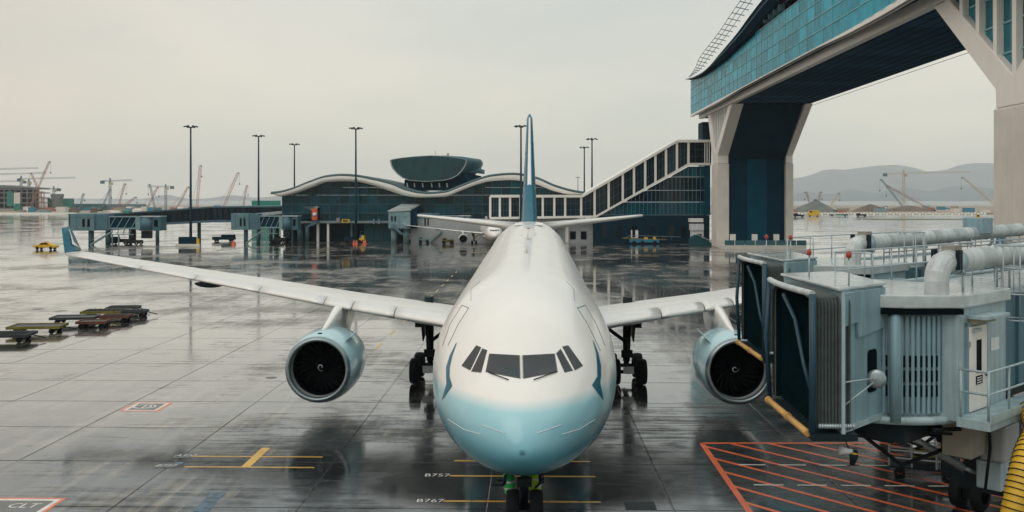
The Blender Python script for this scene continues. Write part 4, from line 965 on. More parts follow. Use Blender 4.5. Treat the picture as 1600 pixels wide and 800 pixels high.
# ------------------------------------------------------------------ ground crew at the nose wheel
def person(loc, face, label, vestm, lean=0.0, arm=0.3):
    t = thing('person', label, 'person', loc, None)
    o = V(loc); c, s = math.cos(face), math.sin(face)
    def K(x, y, z): return o + V((x*c - y*s, x*s + y*c, z))
    vs_, es_, rs_ = [], [], []
    def add(p, r, par=None):
        vs_.append(K(*p) - o); rs_.append(r)
        if par is not None: es_.append((par, len(vs_)-1))
        return len(vs_)-1
    pel = add((0,0,.95), .15); wa = add((0,lean*.3,1.15), .14, pel); ch = add((0,lean*.7,1.36), .165, wa); nk = add((0,lean,1.50), .06, ch); hd_ = add((0,lean+.01,1.58), .085, nk); add((0,lean+.02,1.70), .085, hd_)
    for sd in (-1, 1):
        hp = add((sd*.09,0,.88), .095, pel); kn = add((sd*.11,.03,.50), .065, hp); an = add((sd*.12,0,.10), .05, kn); add((sd*.13,.16,.045), .042, an)
        sh = add((sd*.19,lean*.8,1.42), .07, ch); el = add((sd*.26,lean*.8+.05,1.15), .05, sh); wr_ = add((sd*.25,lean*.8+.05+arm*.7,.98+arm*.4), .034, el); pa = add((sd*.245,lean*.8+.12+arm*.7,.95+arm*.45), .034, wr_)
        for k, (dx, ln_) in enumerate(((-.03,.07),(-.01,.09),(.01,.085),(.03,.07))): add((sd*(.245+dx), lean*.8+.14+arm*.7+ln_, .93+arm*.45), .009, pa)
        add((sd*.205, lean*.8+.16+arm*.7, .97+arm*.45), .010, pa)
    me = bpy.data.meshes.new('body'); me.from_pydata(vs_, es_, [])
    b = bpy.data.objects.new('body', me); C.objects.link(b); b.parent = t; me.materials.append(M['navy'])
    md = b.modifiers.new('skin', 'SKIN'); 
    if not me.skin_vertices: me.attributes
    for i, r in enumerate(rs_): me.skin_vertices[0].data[i].radius = (r, r)
    me.skin_vertices[0].data[0].use_root = True
    b.modifiers.new('sub', 'SUBSURF').levels = 1; b.modifiers['sub'].render_levels = 2
    def band(z0, z1, w, dd, n=16, yo=0): return [[K(w*math.cos(a), yo + lean*(z-.95)*1.3 + dd*math.sin(a), z) for a in [2*math.pi*k/n for k in range(n)]] for z in (z0, z1)]
    v_ = MB(); rr = []
    for z, w, dd in ((.86,.20,.17),(1.05,.20,.165),(1.25,.215,.17),(1.40,.225,.165),(1.48,.16,.12)): rr += [band(z, z, w, dd)[0]]
    vo = v_.loft(rr, False, False).build('vest', vestm, t)
    for z in (1.0, 1.2): MB().loft(band(z, z + .05, .224, .183)).build('reflective_band', M['pale_line'], vo)
    h0 = K(0, lean + .02, 1.62)
    MB().lathe(h0, (0,0,1), [(.0,.108),(.04,.112),(.10,.10),(.15,.06),(.165,.0)], 16).build('helmet', M['helmet'], t)
    fc = MB(); fc.lathe(K(0, lean+.02, 1.50), (0,0,1), [(0,.05),(.03,.08),(.08,.098),(.125,.10)], 14); fc.lathe(K(0, lean+.115, 1.57), (0,0,1), [(0,.018),(.04,.01)], 8); fc.build('face', M['skin'], t)
    return t
def ensure_skin():
    pass
_p = G(836, 808); person(_p, 2.6, 'person in bright yellow-green vest standing behind the nose wheel', M['hivis'], .05, .25)
_p = CF((797-U0)/FPX*29.2, 29.2); person(_p, 1.2, 'person in green vest and white helmet beside the nose wheel', M['hivis_green'], .08, .35)

# ================================================================== THE SKY BRIDGE
XB, XE, YF, YN = 38.0, 53.8, 219.0, 40.0
bridge = thing('sky_bridge', 'high covered footbridge of turquoise glass on white forked piers over the taxiway', 'bridge', (47, 130, 0))
# deck beams and soffit
MB().bx(XB, XB + .9, YN, YF - 2, 28.35, 29.55).build('edge_beam', M['white_clad'], bridge)
MB().bx(XE - .9, XE, YN, YF - 2, 28.5, 29.55).build('edge_beam', M['soffit'], bridge)
sm = None
y = YN + .2; k = 0
while y < YF - 4:
    if sm is None: sm = MB().bx(XB + .92, XE - .92, y, y + 3.9, 28.55, 28.62).build('soffit_panel', M['soffit'], bridge); y0_ = y
    else: inst(sm, bridge, (0, y - y0_, 0))
    y += 3.95
MB().bx(XB + .92, XE - .92, YN, YF - 2, 28.64, 29.5).build('deck', M['soffit'], bridge)
for i in range(11):
    x = XB + 1.7 + i*1.55; MB().bx(x, x + .06, YN + .2, YF - 4.2, 28.50, 28.549).build('soffit_seam', M['dark_roof'], bridge)
# overhanging soffit and pale fascia below the glass; it swells outwards beside the near pier
def gx_(y): return 36.5 - 0.9 * max(0, min(1, (112 - y) / 22)) ** 1.5
ys = [YN + (YF - YN)*k/60 for k in range(61)]
def ft_(y): return interp(y, [60, 96, 112, 122, 168, 186, 219], [.7, .6, .35, .12, .14, .42, .42])
mb = MB(); mb.loft([[(gx_(y) - .12, y, 29.44), (gx_(y) - .14, y, 29.44 - ft_(y)), (gx_(y) + .5, y, 29.40 - ft_(y)), (gx_(y) + .5, y, 29.44)] for y in ys], True, True, sm=False); mb.build('fascia', M['white_clad'], bridge)
mb = MB(); mb.loft([[(gx_(y) + .1, y, 29.38 - ft_(y)), (XB - .02, y, 29.5), (XB - .02, y, 29.56), (gx_(y) + .1, y, 29.40)] for y in ys], True, True, sm=False); mb.build('overhang_soffit', M['wall_navy'], bridge)
# glazing: single panes between slim mullions
PW, PH, NRW = 3.55, 1.92, 4
pane0 = None
y = YF - PW
ZG = 29.46
ml = MB()
while y > YN + 45:
    xg = gx_(y + PW/2)
    for r in range(NRW):
        if pane0 is None:
            pane0 = MB().bx(-.03, .03, .035, PW - .035, .03, PH - .03).build('pane', M['glass_teal'], None); pane0.parent = bridge; o = pane0
        else: o = inst(pane0, bridge, (0,0,0))
        o.location = V((xg, y, ZG + r*PH)) - bridge.location
    ml.bx(xg - .08, xg + .04, y - .055, y + .055, ZG, ZG + NRW*PH); ml.bx(xg - .04, xg + .03, y + PW/2 - .015, y + PW/2 + .015, ZG, ZG + NRW*PH)
    for r in range(NRW + 1): ml.bx(xg - .10, xg + .04, y, y + PW, ZG + r*PH - .06, ZG + r*PH + .06)
    y -= PW
ml.build('mullions', M['mullion'], bridge)
MB().bx(36.6, 55.3, YF - .3, YF - .05, 29.45, 37.1).build('end_wall', M['glass_teal'], bridge)
MB().bx(55.2, 55.4, YN, YF - .4, 29.45, 37.1).build('far_glazing', M['glass_deep'], bridge)
MB().bx(37.6, 55.1, YN, YF - .4, 29.6, 29.8).build('floor', M['grey_clad'], bridge)
MB().bx(46.9, 47.1, YN, YF - .5, 29.8, 37.0).build('inner_screen', M['glass_teal'], bridge)
# roof: dark wavy fascia rising away from the end, with rods
RYS = [219.5, 208, 197, 182, 166, 157, 147, 135, 120, 100, 60]
RT = [37.9, 37.05, 36.75, 37.8, 39.1, 40.2, 41.2, 42.2, 43.2, 43.6, 42.8]
RB = [37.45, 36.35, 35.85, 35.85, 36.4, 36.8, 37.9, 38.6, 39.8, 40.6, 40.4]
rf = MB(); rr = []
for k in range(50):
    y = 219.5 - (219.5 - 60) * k / 49; t = smooth_interp(-y, [-q for q in RYS], RT); b = smooth_interp(-y, [-q for q in RYS], RB); xo = 35.7
    rr.append([(xo, y, b + .25), (xo - .25, y, (t + b)/2), (xo + .1, y, t), (46, y, t + 1.0), (56.2, y, t), (56.2, y, b), (37.2, y, b)])
rfo = rf.loft(rr, True, True, sm=False).build('roof', M['dark_roof'], bridge)
gp = MB(); gp.tube([(35.42, y, (smooth_interp(-y, [-q for q in RYS], RT)*.55 + smooth_interp(-y, [-q for q in RYS], RB)*.45)) for y in [219 - 3*k for k in range(50)]], .12, 6); gp.build('gutter', M['steel_blue'], rfo)
sl0 = None
for k in range(26):                                       # sun louvre rods above and below the dark fascia
    y = 214 - 3.0*k; t = smooth_interp(-y, [-q for q in RYS], RT); b = smooth_interp(-y, [-q for q in RYS], RB)
    w = min(1, (214 - y)/26)
    if w > .05: MB().beam((35.2 - .2, y, t + .1), (35.2 - 2.3*w, y, t + .6*w), .10, .12).build('louvre_rod', M['steel_blue'], rfo)
    if b > 37.55: MB().bx(35.9, 36.9, y - .07, y + .07, 37.4, b + .1).build('louvre_rod', M['steel_blue'], rfo)
for f in (.35, .7, 1.0):
    MB().tube([(35.2 - 2.25*f*min(1, (214 - y)/26), y, smooth_interp(-y, [-q for q in RYS], RT) + .1 + .5*f*min(1, (214-y)/26)) for y in [213.9 - 3*k for k in range(26)]], .05, 5).build('louvre_rail', M['steel_blue'], rfo)
for z in (38.2, 39.2): MB().tube([(36.2, y, z) for y in (160 if z < 39 else 148, 100)], .05, 5).build('louvre_rail', M['steel_blue'], rfo)
MB().bx(37.0, 55, 60, YF - 1, 37.12, 37.32).build('ceiling', M['grey_clad'], bridge)

# forked piers
def pier(yc, near, base_top=17.4):
    pr_ = thing('bridge_pier', 'white forked pier of the footbridge rising beside the boarding bridges' if near else 'white forked twin-leg pier with dark blue core beside the stair building', 'pier', (47.5, yc, 0))
    s = -1                                                # open arm direction towards the other pier is handled by both arms
    for xl, name in ((XB, 'leg'), (XE - (2.6 if near else 1.7), 'leg')):
        x0, x1 = xl + .05, xl + (2.55 if near or xl == XB else 1.65)
        leg = MB(); hw = 3.0
        leg.loft([[(x0, yc - hw, 0), (x1, yc - hw, 0), (x1, yc + hw, 0), (x0, yc + hw, 0)], [(x0, yc - hw, base_top - .04), (x1, yc - hw, base_top - .04), (x1, yc + hw, base_top - .04), (x0, yc + hw, base_top - .04)]], True, True, sm=False)
        lg = leg.build('leg', M['concrete'], pr_, bevel=.12)
        jt = MB()
        for z in (4.4, 8.8, 13.2): jt.bx(x0 - .004, x1 + .004, yc - hw - .004, yc + hw + .004, z, z + .05)
        # arms (a Y in the bridge's side plane)
        for sg, reach in ((-1, 17.0 if not near else 15.0), (1, 15.0 if near else 8.0)):
            aw = 2.1
            prof = [(yc + sg*(-.2), base_top), (yc + sg*2.85, base_top), (yc + sg*2.9, base_top + 1.6), (yc + sg*(reach), 28.3), (yc + sg*(reach - 3.3), 28.3), (yc + sg*.35, base_top + 2.6), (yc - sg*.2, base_top + 2.4)]
            xi = .0 if sg < 0 else .012
            MB().prism([(x0 + .12 + xi, a, b) for a, b in prof], (x1 - x0 - .24 - 2*xi, 0, 0)).build('arm', M['white_clad'], lg, bevel=.1)
    # glazed V infill with mullions (outer side)
    mu = MB(); yy0, yy1 = yc - (15 if not near else 13), yc + (13 if near else 7)
    def zlow(y): return base_top + 2.4 + abs(y - yc) / ((13.5) if y < yc or near else 6.5) * 8.0
    pitch = 3.1 if near else 2.4; n = int((yy1 - yy0)/pitch) + 1
    ks = [yc + pitch*k for k in range(-8, 9) if yy0 <= yc + pitch*k <= yy1]
    gm = M['glass_pier']
    edges = [yy0] + ks + [yy1]
    for a, b in zip(edges[:-1], edges[1:]):
        if b - a < .3: continue
        za, zb = zlow(a), zlow(b)
        zs = [z for z in (19.4, 21.9, 24.4, 26.9) if z > min(za, zb) + .2] + [28.3]
        lo = [za, zb]
        for z in zs:
            pa, pb = min(lo[0], z), min(lo[1], z)
            if (z - pa) + (z - pb) > .1:
                MB().prism([(XB + .8, a + .05, pa + .02), (XB + .8, b - .05, pb + .02), (XB + .8, b - .05, z - .03 + .001), (XB + .8, a + .05, z - .03)], (.05, 0, 0)).build('pane', gm, pr_)
            if z < 28: mu.bx(XB + .68, XB + .88, a, b, z - .07, z + .07)
            lo = [max(pa, z), max(pb, z)]
            lo = [max(za, z), max(zb, z)]
    for y in ks[::1]:
        MB().bx(XB + .25, XB + .95, y - (.32 if near else .2), y + (.32 if near else .2), max(base_top + 1.9, zlow(y) - .5), 28.34).build('post', M['white_clad'], pr_)
    mu.build('mullions', M['mullion'], pr_)
    return pr_
far_p = pier(199.0, False)
# dark lift core between the far legs
core = MB().bx(XB + 2.6, XE - 1.7, 197.0, 201.5, 0, 28.45).build('core', M['core_dark'], far_p)
MB().bx(XB + 6.5, XB + 10.5, 196.9, 197.0, .3, 18.5).build('core_panel', M['core_panel'], far_p)
MB().prism([(XB + 2.62, 197.05, 18.2), (XB + 2.62, 183.2, 28.3), (XB + 2.62, 197.05, 28.3)], (XE - XB - 4.35, 0, 0)).build('core_canopy', M['core_dark'], far_p)
near_p = pier(76.0, True)
MB().bx(XB + 2.6, XE - 2.6, 74.4, 77.6, 0, 28.3).build('core', M['grey_clad'], near_p)
# plinth, glass balustrade and white cabinets at the foot of the far pier
plinth = tag(MB().bx(XB + .3, XE + 1, 190.5, 195.8, -.012, .75).build('plinth', M['concrete']), 'low concrete kerb platform at the foot of the far bridge pier', 'platform')
bo = thing('glass_balustrade', 'glass balustrade along the kerb below the dark pier core', 'balustrade', (XB + 9, 190.72, .75))
for k in range(8): MB().bx(XB + .6 + k*2.05, XB + 2.5 + k*2.05, 190.7, 190.74, .75, 1.75).build('panel', M['steel_teal'], bo)
for u in (1145, 1179, 1213):
    p = P(u, 380, 191.8); t = thing('cabinet', 'white upright cabinet with lamp before the dark pier core', 'cabinet', (p.x, p.y, .75), 'white cabinets at the pier foot')
    MB().bx(p.x - .5, p.x + .5, p.y - .4, p.y + .4, .75, 2.9).build('body', M['white_clad'], t); MB().lathe((p.x, p.y, 2.9), (0,0,1), [(0,.12),(.25,.12),(.3,.3),(.42,.3),(.45,0)], 10).build('lamp', M['dark_metal'], t)

# ================================================================== THE TERMINAL
ZT = 222.0
tp = CF(0, ZT)
term = thing('terminal', 'glass satellite terminal under a wavy white-edged roof', 'building', CF(-15, ZT))
TOPC = [(427,299.6),(441,298),(460,293),(487.5,282),(515,273.5),(537,271.6),(559,273),(584,277.6),(614,285),(636,294),(666,299.6),(694,298),(721,288.6),(746,279),(769,272.5),(802,270),(835,275.5),(868,289),(895,296.5),(914,299.5)]
BOTC = [(427,301.5),(441,307),(460,303),(487,294),(515,284.5),(537,283.6),(559,284.5),(586,290),(614,299.6),(636,306),(661,308.7),(694,307.9),(721,298),(746,288.6),(769,283),(799,281.5),(835,287.5),(868,299.5),(892,304),(914,303.5)]
def cv(u, c): return smooth_interp(u, [p[0] for p in c], [p[1] for p in c])
def TP(u, v, dz=0.0):                                    # point on the facade plane, pushed back by dz
    z = ZT; q = P(u, v, z); return q + (CF(0, dz) - CF(0, 0))
us = [427 + (914 - 427)*k/110 for k in range(111)]
def roofring(u, d0, d1, v0, v1, curve0, curve1):
    return [TP(u, cv(u, curve0) + v0, d0), TP(u, cv(u, curve1) + v1, d0), TP(u, cv(u, curve1) + v1, d1), TP(u, cv(u, curve0) + v0, d1)]
rf = MB(); rf.loft([[TP(u, cv(u, TOPC), -2.0), TP(u, cv(u, TOPC) + 3.6, -3.0), TP(u, cv(u, TOPC) + 4.2, 46), TP(u, cv(u, TOPC), 46)] for u in us], True, True); rfo = rf.build('roof', mat('terminal_roof', (.05,.10,.11), .5, spec=.3), term)
fb = MB(); fb.loft([[TP(u, cv(u, TOPC) + 3.9, -3.2), TP(u, cv(u, BOTC), -2.6), TP(u, cv(u, BOTC) - .2, 1.5), TP(u, cv(u, TOPC) + 4.0, 1.5)] for u in us], True, True); fb.build('fascia', M['white_clad'], rfo)
# glazing, one object per pane, cut to the wave
rows = [344.5, 333.0, 319.0]
def gl(u0, u1, v0f, v1f, dz=0):
    return MB().prism([TP(u0, v0f(u0), dz), TP(u1, v0f(u1), dz), TP(u1, v1f(u1), dz), TP(u0, v1f(u0), dz)], CF(0, .08) - CF(0, 0))
nu = 31; u_a, u_b = 441.0, 903.0
mu = MB()
for k in range(nu):
    a, b = u_a + (u_b - u_a)*k/nu, u_a + (u_b - u_a)*(k+1)/nu
    vt = lambda u: cv(u, BOTC) - .6
    edges = [344.5, 333, 319, 305, 293]
    for i in range(len(edges)):
        v0 = edges[i]
        top = (lambda u, e=edges[i+1]: max(e, vt(u))) if i + 1 < len(edges) else vt
        low = lambda u, v0=v0: v0 - .25
        if min(low(a) - top(a), low(b) - top(b)) < .4 and max(low(a) - top(a), low(b) - top(b)) < 1.5: break
        l2 = lambda u, low=low, top=top: max(low(u), top(u))
        gl(a + .25, b - .25, l2, lambda u, top=top: top(u), random.uniform(-.01,.01)).build('pane', M['glass_terminal'], term)
    mu.beam(TP(a, 345, -.1), TP(a, vt(a), -.1), .10, .15)
for v in (345, 333, 319): mu.beam(TP(u_a, v, -.12), TP(u_b, v, -.12), .2, .16)
mu.build('mullions', M['steel_teal'], term)
MB().prism([TP(u_a, 345, .6), TP(u_b, 345, .6), TP(u_b, 318, .6), TP(u_a, 318, .6)], CF(0, .2) - CF(0, 0)).build('inner_wall', M['core_dark'], term)
def tbox(u0, u1, v0, v1, d0, d1, name, m, parent=term, bevel=0):
    a, b = TP(u0, v0, 0), TP(u1, v1, 0); f = CF(0, 1) - CF(0, 0); r = CF(1, 0) - CF(0, 0)
    return MB().ob(V((a.x, a.y, 0)), r, f, 0, (u1 - u0)/FPX*ZT, d0, d1, b.z if b.z < a.z else a.z, a.z if b.z < a.z else b.z).build(name, m, parent, bevel)
tbox(441, 903, 348.6, 345.2, -1.0, 2, 'floor_band', mat('floor_band', (.20,.25,.26), .5))
tbox(441, 905, 378, 348.7, 3, 12, 'ground_floor_wall', M['wall_navy'])
for u in (575, 590, 605): tbox(u - 7.3, u + 7.3, 377.8, 350, 1.5, 2.9, 'shutter_panel', M['wall_blue'])
for u in (497, 513): tbox(u - 1.6, u + 1.6, 377.9, 349, -.5, .6, 'column', M['white_clad'])
for u in (455, 470, 548, 640, 665, 690, 715, 740): tbox(u - 1.5, u + 1.5, 377.9, 349, 1.0, 2.0, 'column', M['steel_blue'])
tbox(441, 442.5, 345, 307, -.3, 8, 'corner_fin', M['steel_teal'])
tbox(442, 905, 345, 318, 20, 44, 'rear_block', M['core_dark'])
for u in (585.5, 593.5): tbox(u - 1, u + 1, 349.5, 342, -1.6, -1.02, 'band_bracket', M['steel_pale'])
for u0, u1, v0, v1, m in ((536, 548, 347.7, 342.3, M['yellow']), (527.5, 532.5, 346.5, 340.2, M['beige']), (793, 800, 349, 343, M['yellow'])):
    t = thing('stand_sign', 'small yellow stand number sign on the terminal floor band' if u0 > 700 else ('wide yellow stand sign on the terminal floor band' if u1 - u0 > 8 else 'small square sign beside the wide yellow stand sign'), 'sign', TP(u0, v0, -1.3))
    tbox(u0, u1, v0, v1, -1.5, -1.02, 'board', m, t); 
    if u1 - u0 > 6: tbox(u0 + 1.5, u1 - 3, v0 - 1.6, v1 + 1.6, -1.54, -1.502, 'board_print', M['wall_navy'], t)
# ------------------------------------------------------------------ control pod on the roof
pod = thing('control_pod', 'dark glazed oval control pod perched on the terminal roof', 'control tower', P(672, 290, 238))
FO = [(609.5,250.5),(613,249),(628,246.5),(650,244.3),(674,243),(700,244.6),(728,249),(729.5,252),(728.5,257),(723,266),(716,273.5),(706,279),(694,282),(666,284),(639,282),(629,278),(621,272),(614,264),(611,257)]
def PO(u, v, z): return P(672 + (u - 672)*1.0, v, z)
front = [P(u, v, 232) for u, v in FO]
cen = sum(front, V((0,0,0)))/len(front)
back = [P(u + 30 - (u - 672)*.08, 265 + (v - 265)*.86 + 1, 256) for u, v in FO]
mid = [P(u + 22 + (u-672)*.02, 264 + (v - 264)*1.0, 245) for u, v in FO]
MB().loft([front, mid, back], True, True).build('shell', M['steel_teal'], pod)
fr_in = [cen + (p_ - cen)*.975 + (CF(0, -.05) - CF(0, 0)) for p_ in front]
fr_o = [cen + (p_ - cen)*1.012 + (CF(0, -.12) - CF(0, 0)) for p_ in front]
fr_i2 = [cen + (p_ - cen)*.968 + (CF(0, -.12) - CF(0, 0)) for p_ in front]
MB().loft([fr_in, fr_i2, fr_o, front]).build('rim', M['grey_clad'], pod)
def clipx(poly, x0, x1):
    def clip(pl, f):
        out = []
        for i in range(len(pl)):
            a, b = pl[i], pl[(i+1) % len(pl)]; fa, fb_ = f(a), f(b)
            if fa >= 0: out.append(a)
            if fa*fb_ < 0: out.append(a.lerp(b, fa/(fa - fb_)))
        return out
    return clip(clip(poly, lambda p: p.x - x0), lambda p: x1 - p.x)
x0, x1 = min(p_.x for p_ in fr_in), max(p_.x for p_ in fr_in)
for k in range(9):
    pl = clipx(fr_in, x0 + (x1-x0)*k/9 + .03, x0 + (x1-x0)*(k+1)/9 - .03)
    if len(pl) > 2: MB().prism([p_ + (CF(0,-.06) - CF(0,0)) for p_ in pl], CF(0, .05) - CF(0, 0)).build('pane', mat('pod_glass', (.01,.06,.07), .15, var=.3, vscale=.3, spec=.25) if k == 0 else bpy.data.materials['pod_glass'], pod)
nb = MB(); nb.loft([[P(u, v, z) for u, v, z in ((632,281,234),(726,270,234),(752,275,256),(660,281,256))], [P(u, v, z) for u, v, z in ((632,298,234),(735,298,234),(760,298,256),(650,298,256))]], True, True, sm=False); nb.build('neck', M['core_dark'], pod)
for u in (636, 647, 660, 674, 686, 698): MB().beam(P(u, 286, 233.7), P(u + 1, 292.5, 233.7), .28, .28).build('strut', M['white_clad'], pod)
rl = MB(); rl.prism([P(729, 253, 234), P(757, 266, 252), P(757, 272, 252), P(722, 268, 234)], (.05, -.1, 0)); rl.build('side_band', M['steel_blue'], pod)
an = MB(); an.beam(P(700, 246, 240), P(700, 239.5, 240), .5, .5); an.cyl(P(680, 244, 240), P(680, 235, 240), .06, None, 5); an.build('rooftop_unit', M['grey_clad'], pod)

# ------------------------------------------------------------------ stair building between terminal and bridge
ZS = 214.0
stair = thing('stair_building', 'sloping glazed stair building with white frame climbing to the footbridge', 'building', CF(30, ZS))
def SP(u, v, dz=0.0): return P(u, v, ZS) + (CF(0, dz) - CF(0, 0))
def bar(pts, w, d, name, m, dz=0.0, parent=stair):
    mb = MB()
    for a, b in zip(pts[:-1], pts[1:]):
        mb.beam(SP(a[0], a[1], dz), SP(b[0], b[1], dz), d, w, up=(0,0,1))
    return mb.build(name, m, parent)
topl = [(766, 306.5), (910, 306.5), (1058, 220.5), (1110, 220.5)]
botl = [(766, 341), (931, 338.5), (1076, 256.5), (1110, 256.5)]
fd = CF(0, 1) - CF(0, 0)
def band(pts, th, d0, d1, name, m):                      # mitred ribbon of given px thickness along a polyline
    mb = MB(); mb.loft([[SP(u, v - th/2, d0), SP(u, v + th/2, d0), SP(u, v + th/2, d1), SP(u, v - th/2, d1)] for u, v in pts], True, True, sm=False); return mb.build(name, m, stair)
band(topl, 4.2, -.5, 12, 'roof_edge', M['white_clad'])
band(botl, 3.6, -.4, 1, 'lower_edge', M['white_clad'])
tl = lambda u: interp(u, [p_[0] for p_ in topl], [p_[1] for p_ in topl]) + 2.0
bl = lambda u: interp(u, [p_[0] for p_ in botl], [p_[1] for p_ in botl]) - 1.7
mus = [766, 781, 797, 813, 830, 848, 866, 883, 908, 929, 951, 973, 990.5, 1008, 1024, 1040.5, 1057.5, 1075.5, 1108]
for a, b in zip(mus[:-1], mus[1:]):
    MB().prism([SP(a + 1, bl(a), .25), SP(b - 1, bl(b), .25), SP(b - 1, tl(b), .25), SP(a + 1, tl(a), .25)], fd*.08).build('pane', M['glass_dark'], stair)
    if a < 1070 or True: MB().beam(SP(a, bl(a) + 1.5, -.05), SP(a, tl(a) - 1.5, -.05), .5, .42).build('post', M['white_clad'], stair)
tr = MB()
for a, b in zip(mus[:-1], mus[1:]):
    for f in (.33, .66): tr.beam(SP(a, bl(a)*(1-f) + tl(a)*f, .2), SP(b, bl(b)*(1-f) + tl(b)*f, .2), .05, .05)
    for f in (.35, .68): u = a + (b-a)*f; tr.beam(SP(u, bl(u), .2), SP(u, tl(u), .2), .05, .05)
tr.build('transoms', M['steel_teal'], stair)
MB().prism([SP(u, v, .6) for u, v in ((766,340),(931,338),(1076,255),(1110,255),(1110,222),(1058,222),(910,308),(766,308))], fd*.2).build('inner_screen', M['core_dark'], stair)
# lower curtain wall
lo = lambda u: interp(u, [931, 1076, 1108], [338.5, 258.5, 258.5]) + 1.6
k = 0; u = 936.0
mm_ = MB()
while u < 1104:
    w = 6.35; tops = [335.2, 315.5, 297, 276]
    for i, v0 in enumerate(tops):
        v1 = tops[i+1] + .6 if i + 1 < len(tops) else 258
        t0, t1 = max(v1, lo(u)), max(v1, lo(u + w))
        if v0 - max(t0, t1) > -.5 and v0 - min(t0, t1) > .8:
            MB().prism([SP(u + .3, v0, .3), SP(u + w - .3, v0, .3), SP(u + w - .3, min(t1, v0 - .1), .3), SP(u + .3, min(t0, v0 - .1), .3)], fd*.07).build('pane', M['glass_deep'] if i != 1 and i != 2 else M['glass_dark'], stair)
    mm_.beam(SP(u, 335.5, .22), SP(u, lo(u), .22), .09, .12); u += w
for v in (335.5, 315, 297, 276):
    ul = 936 if v > 330 else interp(-v, [-338.5, -258.5], [931, 1076]) + 4
    mm_.beam(SP(ul, v, .22), SP(1105, v, .22), .09, .09)
mm_.build('mullions', M['steel_teal'], stair)
def sbox(u0, u1, v0, v1, d0, d1, name, m, parent=stair):
    a, b = SP(u0, v0), SP(u1, v1); r = CF(1, 0) - CF(0, 0)
    return MB().ob(V((a.x, a.y, 0)), r, fd, 0, (u1-u0)/FPX*ZS, d0, d1, min(a.z, b.z), max(a.z, b.z)).build(name, m, parent)
sbox(928, 1109, 380.4, 336.5, .2, 10, 'base_wall', M['wall_navy'])
for u in (945, 968, 992, 1020, 1050, 1068): sbox(u - 4, u + 4, 371, 353, .1, .19, 'base_window', M['glass_dark'])
sbox(640, 927.5, 380.4, 342.5, 2.0, 10, 'pale_wall', M['grey_clad'])
for u in (866, 896, 913): sbox(u - 4.5, u + 4.5, 374.5, 362, 1.88, 1.98, 'opening', M['black'])
sbox(884, 889, 380, 345, 1.7, 2.0, 'pilaster', M['white_clad'])
sbox(1100.5, 1110, 336, 258, .1, 6, 'corner_glazing', M['glass_deep'])
sbox(1099, 1113, 258, 190, 1.0, 6, 'lift_shaft', M['wall_navy'])
for u in (1101, 1104.5, 1108): sbox(u - .6, u + .6, 256, 222, -.3, 0, 'fin', M['white_clad'])
sbox(941, 960, 0, 0, 0, 0, 'x', None) if False else None

M['steel_mid'] = mat('steel_mid', (0.12, 0.22, 0.25), 0.5, var=0.2, spec=0.3)
# ------------------------------------------------------------------ elevated link corridor and stand bridges at the far left
link = thing('link_corridor', 'long dark glazed corridor on columns running to the terminal', 'corridor', CF(-70, 222))
def LP(u, vt, vb, z): return P(u, vt, z), P(u, vb, z)
segs = [(107,334,360,212),(170,334,360,215),(240,329,352,222),(330,322.5,347.5,226),(440,321.5,346.5,228),(470,321.5,346.5,228)]
for i, ((u0,t0,b0,z0),(u1,t1,b1,z1)) in enumerate(zip(segs[:-1], segs[1:])):
    q = [P(u0,b0-3.5,z0), P(u1,b1-3.5,z1), P(u1,t1+2,z1), P(u0,t0+2,z0)]
    if i == 0: 
        MB().prism(q, fd*5).build('solid_panel', M['steel_teal'], link); continue
    nn_ = max(3, int((u1-u0)/9))
    MB().prism([p_ + fd*.2 for p_ in q], fd*5).build('corridor_body', M['core_dark'], link)
    for k in range(nn_):
        a, b = k/nn_, (k+1)/nn_; g_ = .008
        MB().prism([q[0].lerp(q[1], a + g_), q[0].lerp(q[1], b - g_), q[3].lerp(q[2], b - g_), q[3].lerp(q[2], a + g_)], fd*.1).build('pane', M['glass_dark'], link)
rr = [[P(u, t, z) - fd*.3, P(u, t + 2.2, z) - fd*.3, P(u, t + 2.2, z) + fd*5.4, P(u, t - .4, z) + fd*5.4] for u, t, b, z in segs]
MB().loft(rr, True, True, sm=False).build('corridor_roof', M['steel_blue'], link)
rr = [[P(u, b - 3.6, z) - fd*.4, P(u, b, z) - fd*.4, P(u, b, z) + fd*5.4, P(u, b - 3.6, z) + fd*5.4] for u, t, b, z in segs]
MB().loft(rr, True, True, sm=False).build('corridor_floor', M['steel_blue'], link)
for u, z in ((241, 221), (307, 228), (135, 216.5), (380, 230), (420, 230)):
    p_ = P(u, 350, z) + fd*2; MB().cyl((p_.x, p_.y, -.01), (p_.x, p_.y, p_.z + .4), .42, None, 14).build('column', M['steel_blue'], link)
